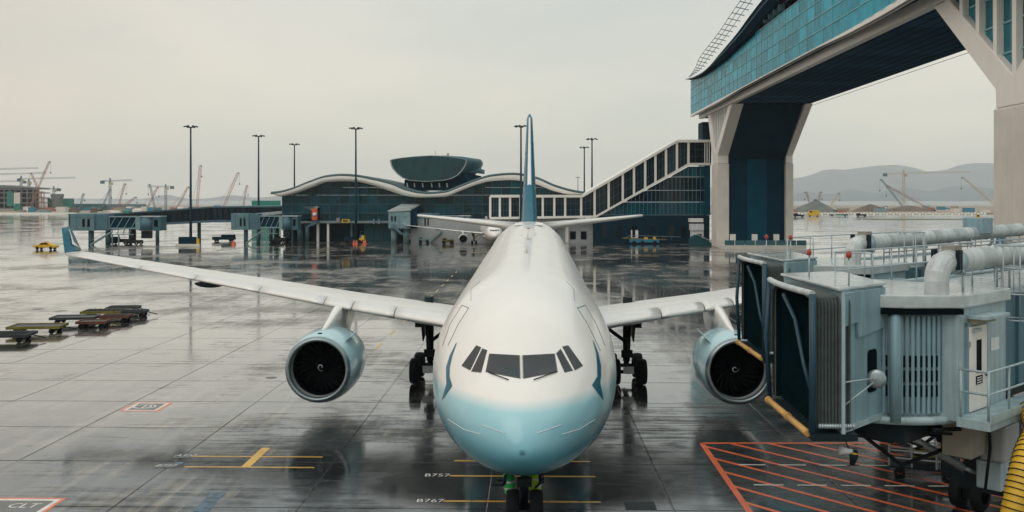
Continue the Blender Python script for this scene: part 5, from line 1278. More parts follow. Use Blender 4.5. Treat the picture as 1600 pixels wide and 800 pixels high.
def far_bridge(u0, kx, z, label, tunnel=True):
    """old boarding bridge seen side-on: solid head block with stair, round columns, glazed lattice tunnel, drum and cab"""
    s = z/FPX
    o = CF((u0 - U0)*s, z)
    t = thing('stand_bridge', label, 'boarding bridge', o, None)
    r = CF(1, 0) - CF(0, 0)
    def bxx(a0, a1, z0, z1, d0, d1, name, m, par=t): return MB().ob(o, r, fd, a0, a1, d0, d1, z0, z1).build(name, m, par)
    bxx(0, 5.2, 3.6, 7.9, 0, 4, 'head_block', M['steel_mid']); bxx(5.2, 8.0, 3.8, 7.8, .3, 3.6, 'rotunda_block', M['steel_blue'])
    for a in (2.6, 3.7): bxx(a, a + .55, 4.6, 6.6, -.06, -.01, 'block_window', M['black'])
    for a in (1.3, 3.9): bxx(a - .02, a + .02, 3.6, 7.9, -.05, -.005, 'panel_joint', M['steel_teal'])
    bxx(0, 5.2, 6.9, 6.95, -.05, -.005, 'panel_joint', M['steel_teal'])
    for a in (3.7, 7.4): MB().cyl(o + r*a + fd*2 + V((0,0,-.01)), o + r*a + fd*2 + V((0,0,3.9)), .55, None, 16).build('column', M['steel_blue'], t)
    tn = bxx(8.0, 14.2, 4.2, 7.2, 1.0, 3.4, 'tunnel', M['core_dark'])
    fr_ = MB()
    for zz in (4.2, 7.2): fr_.beam(o + r*8 + fd*.8 + V((0,0,zz)), o + r*14.2 + fd*.8 + V((0,0,zz)), .3, .35)
    for k in range(4): a = 8.2 + 1.6*k; fr_.beam(o + r*a + fd*.8 + V((0,0,4.3)), o + r*(a + 1.4) + fd*.8 + V((0,0,7.1)), .14, .14)
    for a in (8.1, 14.1): fr_.beam(o + r*a + fd*.8 + V((0,0,4.0)), o + r*a + fd*.8 + V((0,0,7.4)), .3, .3)
    fr_.build('lattice', M['steel_pale'], tn)
    fr_ = MB()
    for k in range(4): fr_.beam(o + r*(8.6 + 1.3*k) + fd*.9 + V((0,0,2.6)), o + r*(8.9 + 1.3*k) + fd*.9 + V((0,0,4.1)), .16, .16)
    fr_.beam(o + r*8.4 + fd*.9 + V((0,0,2.6)), o + r*13.5 + fd*.9 + V((0,0,2.6)), .2, .2)
    for a in (8.8, 10.2): fr_.beam(o + r*a + fd*.9 + V((0,0,0)), o + r*a + fd*.9 + V((0,0,2.7)), .25, .25)
    fr_.build('under_frame', M['steel_pale'], tn)
    MB().lathe(o + r*16.2 + fd*2.1 + V((0,0,3.6)), (0,0,1), [(0,.1),(0,1.9),(3.4,1.9),(3.4,.1)], 24).build('drum', M['steel_blue'], t)
    bxx(14.2, 15.0, 3.7, 7.3, .6, 3.6, 'vestibule', M['steel_pale']); bxx(17.9, 19.6, 3.6, 7.2, .3, 3.9, 'cab', M['steel_teal']); bxx(15.0, 19.7, 7.1, 7.35, .2, 4, 'cab_roof', M['bridge_roof'])
    bxx(18.2, 19.0, 4.6, 6.4, .22, .29, 'cab_window', M['black'])
    st_ = MB(); st_.beam(o + r*4.6 - fd*.3 + V((0,0,.1)), o + r*9 - fd*.3 + V((0,0,3.2)), .8, .35); st_.beam(o + r*4.6 - fd*.6 + V((0,0,1.0)), o + r*9 - fd*.6 + V((0,0,4.2)), .08, .08); st_.build('stair', M['steel_pale'], t)
    dg = MB(); dg.ob(o, r, fd, 12.4, 13.0, .9, 1.5, .3, 4); dg.ob(o, r, fd, 12.4, 13.0, 2.9, 3.5, .3, 4); dg.ob(o, r, fd, 11.3, 14.6, 1.0, 3.4, .5, 1.1); dg.ob(o, r, fd, 15, 17, 1.2, 2.6, 1.6, 3.5); dg.build('drive_unit', M['dark_metal'], t)
    for a in (11.8, 14.1):
        for d in (.6, 3.3): MB().lathe(o + r*a + fd*d + V((0,0,.5)), fd, [(0,.2),(0,.45),(.06,.5),(.34,.5),(.4,.45),(.4,.2)], 16).build('drive_wheel', M['rubber'], t)
    t.scale = (kx, 1, .86)
    return t
far_bridge(110, 1.0, 207, 'old blue-grey stand bridge below the free end of the dark corridor')
far_bridge(361, .76, 213, 'blue-grey stand bridge with lattice tunnel beside the orange panel')
# terminal gate tunnel with a sloping roof and orange end panel
gt = thing('gate_tunnel', 'dark gate tunnel with pale sloping roof and orange end panel', 'walkway', P(460, 378, 224))
tb_ = MB(); tb_.prism([P(398,350,224), P(474,345,226), P(492,341,220), P(492,325,220), P(474,331,226), P(398,338,224)], fd*4); tb_.build('tunnel', M['core_dark'], gt)
MB().prism([P(398,333.5,223.6), P(464,327.5,224), P(472,323,222), P(496,322,219.5), P(496,325,219.5), P(474,331.5,224), P(398,338,223.6)], fd*4.5).build('roof', M['bridge_roof'], gt)
MB().prism([P(487,344,219.3), P(495.5,344,219.3), P(495.5,325.5,219.3), P(487,325.5,219.3)], fd*.4).build('end_panel', M['orange'], gt)
MB().lathe(P(491.5,335,219.1), fd, [(0,.02),(0,.45),(.1,.45)], 14).build('panel_emblem', M['pale_line'], gt)
MB().prism([P(480,352,220), P(496,345,219.5), P(496,349,219.5), P(480,356,220)], fd*3).build('floor_edge', M['steel_blue'], gt)
for u in (468, 480): p_ = P(u, 350, 222); MB().cyl((p_.x, p_.y, -.01), (p_.x, p_.y, p_.z), .5, None, 14).build('column', M['steel_blue'], gt)
# grey gate house with outside stair in front of the terminal
gh = thing('gate_house', 'grey gate house on columns with outside stair and pale sloping roof', 'building', G(628, 380.5))
o = G(606, 380.5); s = (HCAM*FPX/(380.5-V0))/FPX; r = CF(1,0) - CF(0,0)
def gb(u0, u1, v0, v1, d0, d1, name, m): return MB().ob(o, r, fd, (u0-606)*s, (u1-606)*s, d0, d1, HCAM + (V0-v0)*s, HCAM + (V0-v1)*s).build(name, m, gh)
gb(607, 641, 357, 330.5, 0, 6, 'body', M['steel_pale']); gb(641, 651, 357, 326, .5, 7, 'rear_body', M['wall_navy'])
MB().prism([o + r*((u-606)*s) + fd*d + V((0,0,HCAM + (V0-v)*s)) for u, v, d in ((606,331,-.2),(642,329,-.2),(651,321.5,7),(622,320.5,7))], (0,0,.25)).build('roof', M['bridge_roof'], gh)
for u in (612.5, 617.5): gb(u - 1.3, u + 1.3, 346, 338, -.06, -.01, 'window', M['black'])
for u in (616, 629): gb(u - 5, u - 4.8, 357, 331, -.05, -.005, 'panel_joint', M['steel_teal'])
gb(607, 641, 339, 338.8, -.05, -.005, 'panel_joint', M['steel_teal'])
for u in (614, 633): p_ = o + r*((u-606)*s) + fd*2; MB().cyl(p_ + V((0,0,-.01)), p_ + V((0,0,3.5)), .7, None, 16).build('column', M['steel_pale'], gh)
stt = MB(); stt.beam(o + r*((613-606)*s) - fd*.5 + V((0,0,4.2)), o + r*((628-606)*s) - fd*.5 + V((0,0,2.2)), .9, .5); stt.beam(o + r*((613-606)*s) - fd*.9 + V((0,0,5.2)), o + r*((628-606)*s) - fd*.9 + V((0,0,3.2)), .08, .08); stt.beam(o + r*((628-606)*s) - fd*.5 + V((0,0,2.2)), o + r*((640-606)*s) - fd*.5 + V((0,0,2.2)), .9, .3); stt.build('stair', M['steel_blue'], gh)
far_bridge(652, .62, 216, 'teal stand bridge behind the smaller airliner in front of the terminal')

# ================================================================== MASTS, CRANES, VEHICLES, FAR SITE
def mast(u, z, label, h=26.4, guard=True):
    b = CF((u - U0)/FPX*z, z)
    t = thing('light_mast', label, 'light mast', b, 'apron light masts')
    MB().tube([b + V((0,0,-.01)), b + V((0,0,9)), b + V((0,0,h))], [.34,.27,.17], 12).build('pole', M['mast'], t)
    hd = MB(); hd.lathe(b + V((0,0,h - .25)), (0,0,1), [(0,.1),(0,.45),(.12,.45),(.12,.1)], 12); ho = hd.build('head_ring', M['mast'], t)
    for k in range(6):
        a = 2*math.pi*k/6 + .3; d = V((math.cos(a), math.sin(a), 0)); c = b + d*1.15 + V((0,0,h + .05)); lm = MB(); lm.beam(c - d*.15 + V((0,0,.1)), c + d*.42 + V((0,0,-.12)), .42, .26); lm.beam(c - d*.9 + V((0,0,-.15)), c - d*.1, .09, .09); lm.build('floodlight', M['mast'], t)
    MB().bx(b.x-.5, b.x+.5, b.y-.5, b.y+.5, -.01, .5).build('plinth', M['steel_blue'], t)
    return t
mast(298, 214, 'tall light mast rising from the dark navy box')
mast(404, 245, 'tall light mast behind the blue-grey stand bridge with orange panel')
mast(460, 282, 'tall light mast behind the left end of the wavy terminal roof')
mast(556, 219, 'tall light mast standing in front of the terminal glass')
mast(814, 213, 'tall light mast right beside the airliner tail fin')
mast(925, 258, 'tall light mast behind the stair building, taller of the close pair')
mast(913, 299, 'tall light mast behind the stair building, shorter of the close pair')
mast(903, 640, 'small distant light mast beyond the end of the wavy roof', 25)
bxp = G(296, 384.5)
gb_ = thing('power_unit', 'dark navy ground power box with yellow end at the mast foot', 'ground equipment', bxp, None)
MB().bx(bxp.x - 2.0, bxp.x + 1.8, bxp.y - 1, bxp.y - .6, .5, 2.0).build('body', M['wall_navy'], gb_); MB().bx(bxp.x + 1.85, bxp.x + 2.4, bxp.y - 1, bxp.y - .6, .3, 1.6).build('end_panel', M['yellow'], gb_); MB().bx(bxp.x - 2.6, bxp.x + 2.5, bxp.y - 1.1, bxp.y - .5, -.01, .5).build('base', M['concrete'], gb_)

def lattice(mb, p0, p1, w, n, r, up=V((0,0,1))):
    d = (p1 - p0); L_ = d.length; d.normalize(); a = d.cross(up if abs(d.dot(up)) < .95 else V((1,0,0))).normalized()*w/2; b = a.cross(d).normalized()*w/2
    cs = [a+b, a-b, -a-b, -a+b]
    for c in cs: mb.beam(p0 + c, p1 + c, r, r)
    for k in range(n):
        q0, q1 = p0 + d*(L_*k/n), p0 + d*(L_*(k+1)/n)
        for i in range(4): mb.beam(q0 + cs[i if k % 2 else (i+1) % 4], q1 + cs[(i+1) % 4 if k % 2 else i], r*.6, r*.6)
def tower_crane(u, vt, vb, jl, jr, vj, z, m, label):
    b = P(u, vb, z); b.z = 0; t = thing('tower_crane', label, 'crane', b, 'tower cranes on the far building site'); top = P(u, vt, z)
    mb = MB(); lattice(mb, b, V((b.x, b.y, top.z)), 1.5, max(6, int(top.z/3)), .20); mb.build('tower', m, t)
    mb = MB(); a, c = P(jl, vj[0], z), P(jr, vj[1], z); lattice(mb, a, c, 1.0, 20, .17); mb.build('jib', m, t)
    apex = V((b.x, b.y, top.z + 4)) if False else V((b.x, b.y, max(a.z, c.z, top.z) + 1.8)); mb = MB(); mb.beam(V((b.x, b.y, top.z - .5)), apex, .9, .9); mb.build('apex', m, t)
    near = a if abs(jl - u) < abs(jr - u) else c
    MB().bx(near.x - 1.6, near.x + 1.6, near.y - .8, near.y + .8, near.z - 2.2, near.z + .4).build('counterweight', M['crane_blue'], t)
    cbx = V((b.x + 1.6, b.y - .6, top.z - 1.6)); MB().bx(cbx.x - .9, cbx.x + .9, cbx.y - .9, cbx.y + .9, cbx.z - 1.1, cbx.z + 1.1).build('cab', M['crane_cream'], t)
tower_crane(33, 280, 326, 30, 118, (279.5, 277.5), 840, M['crane_blue'], 'grey tower crane with long jib over the concrete frame building')
tower_crane(45, 283, 326, 38, -60, (283, 284), 870, M['crane_blue'], 'slim grey tower crane just behind the long-jib crane')
tower_crane(-40, 272, 326, -60, 72, (274, 270), 860, M['crane_blue'], 'tower crane jib reaching over the building from its hidden tower')
tower_crane(-60, 264, 326, -80, 60, (266, 262.5), 900, M['crane_blue'], 'highest pale tower crane jib above the concrete frame building')
tower_crane(84, 295, 326, 60, 92, (294, 295), 860, M['crane_blue'], 'short tower crane with dark counterweight beside the frame tower')
tower_crane(172, 284, 328, 160, 206, (283, 281.5), 800, M['crane_blue'], 'tower crane with flat jib standing alone above the stand bridge')
tower_crane(259, 292, 326, 269, 230, (291.5, 291), 850, M['crane_blue'], 'low tower crane in front of the small left hill')
tower_crane(1412, 271, 325, 1383, 1516, (271.5, 268.5), 800, M['crane_cream'], 'cream tower crane with long jib in front of the hazy hills')
def crawler(u0, v0, u1, v1, m, label, z=820, w=1.5):
    a, b = P(u0, v0, z), P(u1, v1, z); a = b + (a - b)*((b.z - 2.6)/(b.z - a.z)); base = V((a.x, a.y, 0)); t = thing('crawler_crane', label, 'crane', base, 'crawler cranes on the far building site')
    mb = MB(); lattice(mb, a, b, w*.8, 18, .15); mb.build('boom', m, t)
    sg = 1 if b.x > a.x else -1
    body = MB(); body.bx(a.x - 3*sg - 2.5, a.x - 3*sg + 2.5, a.y - 1.6, a.y + 1.6, 1.0, max(3.2, a.z + .6)); body.build('cab_body', m, t)
    tr_ = MB(); tr_.bx(a.x - 3*sg - 3, a.x - 3*sg + 3, a.y - 2.4, a.y - 1.2, .03, 1.1); tr_.bx(a.x - 3*sg - 3, a.x - 3*sg + 3, a.y + 1.2, a.y + 2.4, .03, 1.1); tr_.build('tracks', M['dark_metal'], t)
    hk = MB(); tip = b; hk.beam(tip, tip + V((sg*1.2, 0, -.5)), .8, .8); hk.beam(tip + V((sg*1.2,0,-.5)), tip + V((sg*1.2, 0, -min(9, b.z*.35))), .12, .12); hk.bx(tip.x + sg*1.2 - .4, tip.x + sg*1.2 + .4, tip.y - .4, tip.y + .4, tip.z - min(9, b.z*.35) - 1.4, tip.z - min(9, b.z*.35)); hk.build('hook_block', M['crane_blue'], t)
    st_ = MB(); st_.beam(V((a.x - 4.5*sg, a.y, max(4.5, a.z + 2))), b, .14, .14); st_.build('stay_rope', m, t)
CRW = [(57,300,77,252.5,M['crane_red'],'tall red crawler crane boom beside the concrete frame building'),(61,300,49,271,M['crane_red'],'short red crane boom leaning left behind the tall red boom'),
 (126,322,130,302.5,M['crane_blue'],'tiny grey crane boom above the corridor free end'),(184,326,195,287,M['crane_red'],'thin red boom right of the flat-jib tower crane'),(160,323,172,296,M['crane_blue'],'grey boom leaning against the flat-jib tower crane'),
 (190,325,212,308,M['crane_red'],'low red boom at a flat angle above the corridor'),(242,325,234,288,M['crane_blue'],'dark boom leaning left next to the low tower crane'),(232,322,246,292.5,M['crane_red'],'thin red boom crossing the low tower crane jib'),
 (278,322,294,292,M['crane_red'],'thin red boom just left of the light mast with the navy box'),(308,322,313,258.5,M['crane_red'],'tall upright red lattice boom beside the light mast'),(350,322,372,270,M['crane_red'],'long red lattice boom leaning right above the corridor'),
 (380,322,385.5,290,M['crane_red'],'short upright red boom left of the second light mast'),(1410,322,1377,280.5,M['crane_blue'],'grey-blue boom leaning left in front of the hazy hills'),(1440,320,1387,291,M['crane_red'],'red boom at a flat angle below the cream tower crane'),
 (1556,322,1504,277,M['crane_cream'],'cream boom leaning left beside the near bridge pier'),(1265,318,1259.5,300,M['crane_red'],'small red boom above the grey spoil heap, leaning left'),(1279,318,1282,300,M['crane_red'],'small upright red boom above the grey spoil heap'),(1297,323,1310,302,M['crane_cream'],'small cream boom beyond the right slope of the spoil heap')]
for c in CRW: crawler(*c, w=2.0 if c[1] - c[3] > 50 else 1.4)

# concrete frame building under construction
cb = P(20, 326, 830); cb.z = 0
fb_ = thing('frame_building', 'unfinished concrete frame building with green netting under the tower cranes', 'building', cb)
s8 = 830/FPX
def fbx(u0, u1, v0, v1, d0, d1, name, m): 
    a = P(u0, v0, 830); return MB().ob(V((a.x, a.y, 0)), r, fd, 0, (u1-u0)*s8, d0, d1, max(.03, HCAM + (V0-v0)*s8), HCAM + (V0-v1)*s8).build(name, m, fb_)
M['frame_grey'] = mat('frame_grey', (.16,.18,.18), .8, var=.3, vscale=.2); M['net_green'] = mat('net_green', (.02,.20,.16), .8, var=.2, vscale=.3)
for v in (326.5, 318, 310, 302, 295.5): fbx(-60, 52, v, v - 1.6, 0, 30, 'floor_slab', M['frame_grey'])
for k in range(13): fbx(-58 + 9*k, -56.4 + 9*k, 327, 295, .5, 1.5, 'column', M['frame_grey'])
fbx(-60, 10, 327, 296, 12, 13, 'inner_wall', M['wall_navy']); fbx(10, 50, 327, 296, 12, 13, 'inner_wall', M['frame_grey'])
fbx(11, 21, 322, 299, -.6, -.1, 'netting', M['net_green']); fbx(22, 32, 322, 301, -.6, -.1, 'netting', M['concrete']); fbx(23, 33, 329, 318, -.9, -.4, 'netting', M['net_green'])
MB().prism([P(-60,295,830), P(52,295,830), P(50,293,830), P(25,291,830), P(0,289,830), P(-60,288,830)], fd*30).build('roof', M['frame_grey'], fb_)
ft = thing('frame_tower', 'small open steel frame tower beside the unfinished building', 'building', V((P(60,326,826).x, P(60,326,826).y, 0)))
a = P(56, 326, 826); a.z = 0
for i in range(3):
    for j in range(2): MB().beam(a + r*(i*2.3) + fd*(j*5), a + r*(i*2.3) + fd*(j*5) + V((0,0,17)), .5, .5).build('column', M['crane_red'], ft)
for z in (4, 8, 12, 16.5): MB().ob(a, r, fd, -.4, 5, -.4, 5.4, z, z + .45).build('deck', M['frame_grey'], ft)
bt = tag(MB().loft([[V((P(u, 326, 840).x, P(u, 326, 840).y + d, z)) for u, d in ((79,0),(93,0),(93,8),(79,8))] if False else [V((P(u,326,840).x, P(u,326,840).y + d, z)) for u, d in ((81+e,0),(91-e,0),(91-e,8),(81+e,8))] for e, z in ((0,.03),(0,10),(-2.2,13),(-2.2,15))], True, True, sm=False).build('pier_block', M['frame_grey']), 'flared grey concrete block on the site under the short tower crane', 'building')
# long hoardings, sheds, containers, barriers, heaps
tag(MB().bx(P(66,326,850).x, P(100,326,850).x, 850, 860, .03, 11).build('site_shed', M['net_green']), 'green netted shed wall between the frame tower and the flared block', 'shed')
tag(MB().bx(P(92,326,880).x, P(150,326,880).x, 880, 892, .03, 6).build('site_shed', M['steel_teal']), 'long low teal shed on the far building site', 'shed')
tag(MB().bx(P(150,326,900).x, P(215,326,900).x, 900, 912, .03, 5.6).build('site_shed', M['crane_blue']), 'long low blue-grey shed beyond the stand bridge', 'shed')
gsh = P(393, 318, 330); gs = thing('green_hoarding', 'bright green hoarding rising behind the corridor at the second mast', 'hoarding', V((gsh.x, gsh.y, 0)))
for k in range(6): MB().ob(V((gsh.x, gsh.y, 0)), r, fd, k*1.7 + .03, k*1.7 + 1.67, 0, .2, 0, HCAM + (V0 - 313.5)*330/FPX).build('panel', M['green'], gs)
rnd = random.Random(3)
cols = [M['white_clad'], M['steel_pale'], M['crane_red'], M['green'], M['site_brown'], M['concrete'], M['blue_gse'], M['beige']]
cont0 = {}
def site_box(x, y, w, d, h, m):
    key = m.name
    if key not in cont0: 
        o = MB().bx(-.5,.5,-.5,.5,0,1).build('site_cabin', m); cont0[key] = o
        q = o
    else: q = inst(cont0[key], None, (0,0,0))
    q.location = (x, y, .03); q.scale = (w, d, h)
    nm = {'white_clad':'white','steel_pale':'pale grey','crane_red':'rusty red','green':'green','site_brown':'brown','concrete':'cream','blue_gse':'blue','beige':'beige'}[key]
    tag(q, 'small %s site cabin in the far jumble beyond the runway grass' % nm, 'cabin', '%s cabins on the far building site' % nm)
for k in range(95):
    u = rnd.choice([rnd.uniform(-5, 225), rnd.uniform(-5, 225), rnd.uniform(1236, 1545), rnd.uniform(100, 430)]); z = rnd.uniform(715, 990); p_ = P(u, 320, z)
    site_box(p_.x, p_.y, rnd.uniform(3, 9), rnd.uniform(2.5, 6), rnd.uniform(1.6, 4.2), rnd.choice(cols))
def heap(u0, u1, vt, z, m, label):
    a, b = P(u0, 325, z), P(u1, 325, z); cx, cy = (a.x + b.x)/2, (a.y + b.y)/2; R_ = (b.x - a.x)/2; h = HCAM + (V0 - vt)*z/FPX
    rings = []
    for t in (1, .9, .75, .6, .45, .3, .15, .02):
        rings.append([(cx + R_*t*math.cos(q)*(1 + .08*math.sin(3*q + u0)), cy + R_*.6*t*math.sin(q), .02 + h*(1-t)**.9*(1 + .1*math.sin(5*q + t*9)*(t > .1))) for q in [2*math.pi*k/28 for k in range(28)]])
    return tag(MB().loft(rings, False, True).build('spoil_heap', m), label, 'heap')
heap(1236, 1312, 313.5, 760, M['spoil'], 'grey double-humped spoil heap seen right of the far pier')
heap(1258, 1290, 310.5, 790, M['spoil'], 'darker grey peak of spoil behind the wide heap')
heap(1330, 1390, 319, 780, M['site_brown'], 'low brown earth heap below the cream tower crane')
heap(1375, 1465, 321, 800, M['site_brown'], 'long low brown earth bank at the foot of the cream tower crane')
heap(205, 250, 322, 860, M['site_brown'], 'reddish earth bank above the corridor roof')
bar0 = None
for k in range(120):                                      # water barriers along the far apron edge
    u = -5 + k*2.35 if k < 60 else 1238 + (k-60)*5.1
    if 118 < u < 1200: continue
    z = 632 + (k % 3)*1.5 if k % 2 else 655
    p_ = P(u, 335, z)
    if bar0 is None: bar0 = MB().prism([(-.8,-.3,0),(-.8,.3,0),(-.8,.12,1.0),(-.8,-.12,1.0)], (1.6,0,0)).build('barrier', M['white_clad']); q = bar0
    else: q = inst(bar0, None, (0,0,0))
    q.location = (p_.x, p_.y, -.012 if z < 640 else .05); tag(q, 'white barrier block in the row along the far apron edge', 'barrier', 'barriers along the far apron edge')

# ------------------------------------------------------------------ vehicles
def wheel_pair(mb, c, ax, r, w): mb.lathe(V(c) - V(ax)*w/2, ax, [(0,.02),(0,r*.9),(w*.15,r),(w*.85,r),(w,r*.9),(w,.02)], 16)
def car(loc, label):
    t = thing('car', label, 'car', loc); o = V(loc); X = V((1,0,0))
    prof = [(-2.2,.45),(-2.2,.85),(-1.9,.95),(-1.1,1.0),(-.6,1.42),(.55,1.45),(1.25,1.02),(2.0,.9),(2.2,.7),(2.2,.4)]
    MB().prism([o + V((x, -.85, z)) for x, z in prof], (0,1.7,0)).build('body', M['yellow'], t, bevel=.06)
    for y in (-.872, .85): MB().prism([o + V((x, y, z)) for x, z in ((-.95,1.03),(-.55,1.36),(-.05,1.38),(-.05,1.03))], (0,.02,0)).build('window', M['black'], t); MB().prism([o + V((x, y, z)) for x, z in ((.03,1.03),(.03,1.38),(.5,1.38),(1.05,1.05))], (0,.02,0)).build('window', M['black'], t)
    for x in (-1.35, 1.35):
        for y in (-.8, .8): mb = MB(); wheel_pair(mb, o + V((x, y, .32)), (0,1,0), .33, .22); mb.build('wheel', M['rubber'], t)
    lb = MB(); lb.bx(o.x-.2, o.x+.2, o.y-.5, o.y+.5, o.z+1.45, o.z+1.58); lb.build('roof_light', M['red'], t)
    for x in (-2.21, 2.16): MB().bx(o.x+x, o.x+x+.05, o.y-.7, o.y-.4, o.z+.62, o.z+.78).build('headlight', M['pale_line'], t)
car(G(72, 390), 'yellow airport car with roof light driving on the wet apron')
def dolly(u, v, m, rollers, label, w=3.3, d=1.7, h=.52, yaw=.15):
    c = G(u, v); t = thing('cargo_dolly', label, 'dolly', c, None); X = V((math.cos(yaw), math.sin(yaw), 0)); Y = V((-X.y, X.x, 0))
    fr_ = MB()
    for b in (-d/2, d/2 - .12): fr_.ob(c, X, Y, -w/2, w/2, b, b + .12, h - .14, h + .06)
    for a in (-w/2, w/2 - .12): fr_.ob(c, X, Y, a, a + .12, -d/2 + .12, d/2 - .12, h - .14, h + .06)
    fr_.build('frame', m, t)
    MB().ob(c, X, Y, -w/2 + .13, w/2 - .13, -d/2 + .13, d/2 - .13, h - .08, h + .0).build('deck', M['deck_wood'], t)
    if rollers:
        for k in range(9): a = -w/2 + .3 + k*(w - .6)/8; MB().cyl(c + X*a - Y*(d/2 - .15) + V((0,0,h + .05)), c + X*a + Y*(d/2 - .15) + V((0,0,h + .05)), .05, None, 8).build('roller', M['dolly_grey'], t)
    for a in (-w*.34, w*.34):
        for b in (-d*.38, d*.38): mb = MB(); wheel_pair(mb, c + X*a + Y*b + V((0,0,.19)), Y, .2, .14); mb.build('wheel', M['rubber'], t)
        MB().ob(c, X, Y, a - .08, a + .08, -d*.38, d*.38, .14, h - .08).build('axle', M['dark_metal'], t)
    tb = MB(); tb.tube([c + X*(w/2) + V((0,0,h - .1)), c + X*(w/2 + .9) + V((0,0,.2))], .04, 6); tb.build('tow_bar', M['dark_metal'], t)
dolly(8, 533, M['dolly_grey'], True, 'dark roller dolly, last of the dolly train', 3.6, 2.2)
dolly(59, 519.5, M['dolly_yellow'], False, 'flat dolly with yellow edge beside the dark roller dolly', 3.7, 2.2)
dolly(118, 505, M['dolly_grey'], False, 'dark grey flat dolly between the yellow and red dollies', 3.4, 2.0)
dolly(146, 512, M['dolly_red'], False, 'small red flat dolly in front of the dark grey dolly', 2.2, 1.6)
dolly(166, 495, M['dolly_yellow'], True, 'yellow-green roller dolly at the head of the train', 3.6, 2.2)
dolly(181, 503, M['dolly_red'], True, 'low red dolly in front of the yellow-green roller dolly', 2.2, 1.5)
dolly(211, 495, M['dolly_grey'], True, 'small dark roller dolly, first of the dolly train', 1.9, 1.6)
dolly(193, 489, M['dolly_grey'], True, 'long grey roller dolly behind the head of the train', 2.6, 1.8)
def cone(u, v, m=None):
    c = G(u, v); t = thing('traffic_cone', 'orange traffic cone near the foot of the terminal mast' if u > 500 else 'orange traffic cone beside the stand bridge stair', 'cone', c, 'orange cones on the far stands')
    MB().lathe(c, (0,0,1), [(.05,.28),(.9,.07),(.95,.0)], 12).build('cone_body', M['orange'], t); MB().bx(c.x-.36, c.x+.36, c.y-.36, c.y+.36, -.012, .05).build('base', M['orange'], t)
for u, v in ((553, 381), (557, 382), (568.5, 381.5), (366, 382.5), (364, 382.2), (571, 380.5)): cone(u, v)
def gse(u, v, w, h, m, label, cabin=True, bulk=None):
    c = G(u, v); s = (HCAM*FPX/(v-V0))/FPX; W_ = w*s; H_ = h*s; t = thing('service_vehicle', label, 'service vehicle', c)
    MB().bx(c.x - W_/2, c.x + W_/2, c.y - .9, c.y + .9, .38, .38 + H_*.45).build('chassis', m, t, bevel=.05)
    if cabin:
        cbn = MB(); cbn.prism([(c.x - W_*.48, c.y - .8, .38 + H_*.45), (c.x - W_*.12, c.y - .8, .38 + H_*.45), (c.x - W_*.16, c.y - .8, H_), (c.x - W_*.42, c.y - .8, H_)], (0,1.6,0)); co = cbn.build('cabin', m, t)
        MB().bx(c.x - W_*.40, c.x - W_*.18, c.y - .83, c.y - .805, H_*.66, H_*.92).build('window', M['black'], co)
    if bulk: MB().bx(c.x - W_*.08, c.x + W_*.48, c.y - .85, c.y + .85, .38 + H_*.45, H_*1.05).build('load', bulk, t)
    for x in (-W_*.34, W_*.34):
        for y in (-.8, .8): mb = MB(); wheel_pair(mb, c + V((x, y, .38)), (0,1,0), .39, .25); mb.build('wheel', M['rubber'], t)
    return c, t
gse(440, 378, 20, 9, M['dark_metal'], 'small dark tractor under the blue-grey stand bridge')
gse(432, 380, 10, 7, M['dolly_yellow'], 'yellow-green baggage cart in front of the stand bridge', False, M['dolly_yellow'])
gse(546, 379, 14, 14, M['wall_navy'], 'navy service truck beside the terminal mast')
gse(566, 379.5, 8, 11, M['yellow'], 'small yellow cart right of the terminal mast', False, M['yellow'])
gse(570, 377, 14, 16, M['blue_gse'], 'blue van parked behind the yellow cart', True, M['wall_navy'])
gse(515, 376, 26, 10, M['dark_metal'], 'dark tractor under the terminal floor band columns')
gse(530, 375.5, 16, 13, M['steel_pale'], 'grey van in the shade under the terminal floor band')
gse(350, 377, 34, 10, M['wall_navy'], 'dark flat loader left of the stand bridge with orange panel', False, M['wall_navy'])
gse(190, 381, 34, 11, M['dark_metal'], 'dark loader beneath the old stand bridge')
gse(663, 379.5, 16, 9, M['steel_pale'], 'grey tug right of the gate house')
gse(640, 378, 10, 12, M['white_clad'], 'white van behind the gate house columns', True, M['white_clad'])
gse(700, 381, 18, 9, M['dolly_yellow'], 'yellow ground power cart under the smaller airliner wing')
gse(790, 381, 14, 9, M['yellow'], 'yellow tug behind the smaller airliner')
gse(1271, 338, 17, 9, M['yellow'], 'yellow dump truck on the far side of the taxiway', True, M['yellow'])
gse(1248, 339, 16, 6, M['dark_metal'], 'dark flatbed truck left of the yellow dump truck')
gse(1346, 338, 15, 5, M['wall_navy'], 'dark blue car on the far taxiway')
gse(1310, 337.5, 30, 3, M['steel_teal'], 'long low grey trailer right of the yellow dump truck', False, M['steel_teal'])
gse(1532, 345, 16, 10, M['yellow'], 'yellow vehicle beside the near bridge pier')
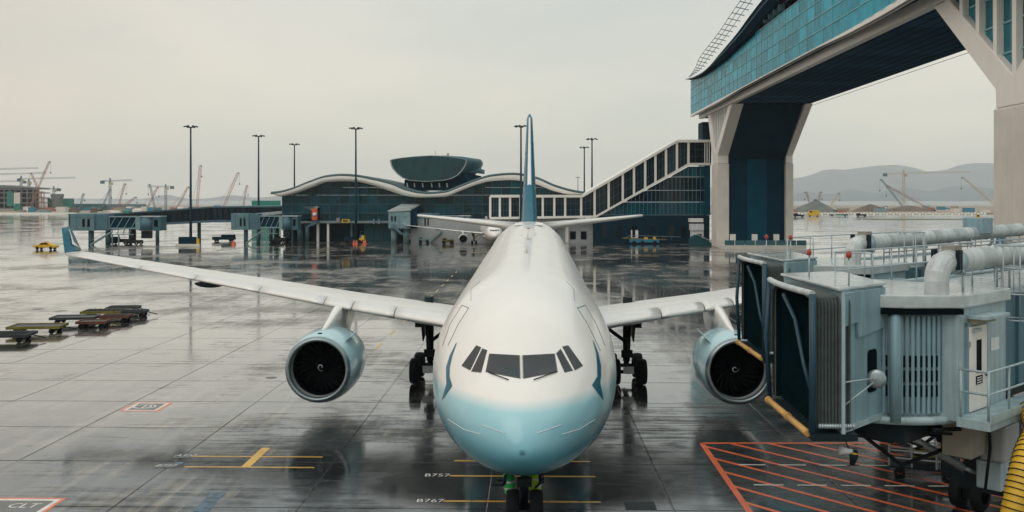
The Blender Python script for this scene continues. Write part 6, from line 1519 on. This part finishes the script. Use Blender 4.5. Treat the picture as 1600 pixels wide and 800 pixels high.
# blue belt loader with board in front of the stair building
c = G(1007, 381); t = thing('belt_loader', 'blue belt loader with yellow conveyor in front of the stair building', 'belt loader', c)
MB().bx(c.x - 3.4, c.x + 3.2, c.y - .9, c.y + .9, .35, 1.0).build('chassis', M['blue_gse'], t, bevel=.05); MB().beam(c + V((-5,0,1.3)), c + V((5,0,.95)), 1.0, .2).build('conveyor', M['dolly_yellow'], t)
rl = MB(); rl.beam(c + V((-3.4,-.5,1.9)), c + V((8,-.5,1.6)), .08, .08); rl.beam(c + V((-4.5,-.5,1.2)), c + V((-3.4,-.5,1.9)), .08, .08)
for x in (-2, 0, 2, 4, 6): rl.beam(c + V((x,-.5,.9)), c + V((x,-.5,1.78)), .05, .05)
rl.build('rail', M['steel_pale'], t)
for x in (-2.4, -.6, 2.2): mb = MB(); wheel_pair(mb, c + V((x, -.85, .38)), (0,1,0), .39, .25); wheel_pair(mb, c + V((x, .85, .38)), (0,1,0), .39, .25); mb.build('wheel', M['rubber'], t)
MB().bx(c.x - .1, c.x + .7, c.y - .6, c.y + .2, 1.0, 1.5).build('seat_box', M['yellow'], t); MB().bx(c.x + 1.9, c.x + 2.5, c.y - .6, c.y + .2, 1.0, 1.6).build('engine_box', M['yellow'], t)
bd = thing('notice_board', 'white notice board on posts behind the belt loader', 'board', c + V((-2, 2, 0))); MB().bx(c.x - 2.8, c.x - 1.2, c.y + 2, c.y + 2.1, 1.0, 3.0).build('board', M['white_clad'], bd)
for x in (-2.7, -1.3): MB().bx(c.x + x - .05, c.x + x + .05, c.y + 2.1, c.y + 2.2, -.012, 2.6).build('post', M['steel_blue'], bd)
# ramp with white sign at the foot of the stair building
c = G(1097, 384); rp_ = thing('ramp', 'teal sided ramp beside the foot of the far bridge pier', 'ramp', c)
MB().prism([c + V((-2.4,0,-.012)), c + V((2.2,0,-.012)), c + V((2.2,0,.6)), c + V((-1.2,0,2.3)), c + V((-2.4,0,1.6))], (0,3,0)).build('side_wall', M['wall_blue'], rp_); MB().beam(c + V((-1.2,-.1,2.5)), c + V((2.3,-.1,.8)), .3, .25).build('coping', M['steel_pale'], rp_)
c2 = P(1090, 350, 207); kb = thing('white_kiosk', 'white kiosk with stacked white boards left of the far pier', 'kiosk', V((c2.x, c2.y, 0)))
MB().bx(c2.x - 1.3, c2.x + 1.3, c2.y, c2.y + 2, -.012, 3.2).build('body', M['white_clad'], kb); MB().bx(c2.x - .2, c2.x + .9, c2.y - .04, c2.y - .005, .4, 2.4).build('doorway', M['black'], kb)
MB().loft([[c2 + V((x, y, z - c2.z)) for x, y in ((-1.5,-.3),(1.3,-.3),(1.3,2.2),(-1.5,2.2))] for z in (3.2, 3.6, 4.6)], True, True, sm=False).build('upper_box', M['pale_line'], kb); MB().bx(c2.x - 1.7, c2.x + 1.2, c2.y - .3, c2.y + 2, 5.0, 5.8).build('top_board', M['white_clad'], kb); MB().bx(c2.x - .5, c2.x - .3, c2.y, c2.y + .2, 4.6, 5.0).build('board_post', M['dark_metal'], kb)

# ------------------------------------------------------------------ smaller airliner at the terminal
p2 = copy_tree(plane)
p2['label'] = 'smaller white airliner parked at the terminal beyond the left tailplane'
NZ = CF((774 - U0)/FPX*190, 190)
p2.location = (NZ.x, NZ.y, 0); p2.scale = (.64,)*3; p2.rotation_euler = (0, 0, math.radians(6))
def remat(o, src, dst):
    for sl in o.material_slots:
        if sl.material in src: sl.link = 'OBJECT'; sl.material = dst
    for ch in o.children: remat(ch, src, dst)
remat(p2, (M['livery_shaded'], M['teal_paint'], M['pale_blue']), M['white_paint'])
def drop(o):
    for ch in list(o.children): drop(ch)
    bpy.data.objects.remove(o)
for ch in list(p2.children_recursive):
    if ch.name.split('.')[0] in ('brush_emblem', 'lightning_strip', 'skin_seam', 'probe', 'door_outline'): drop(ch)

# ------------------------------------------------------------------ the air
hz = bpy.data.materials.new('haze_air'); hz.use_nodes = True; hz.node_tree.nodes.clear()
ho_, pv = hz.node_tree.nodes.new('ShaderNodeOutputMaterial'), hz.node_tree.nodes.new('ShaderNodeVolumePrincipled')
pv.inputs['Color'].default_value = (.985, .99, .99, 1); pv.inputs['Density'].default_value = 0.00009; pv.inputs['Anisotropy'].default_value = 0.2
hz.node_tree.links.new(pv.outputs[0], ho_.inputs['Volume'])
hb = MB().bx(-15100, 15100, -700, 15100, -3, 560).build('haze', hz); hb['kind'] = 'stuff'
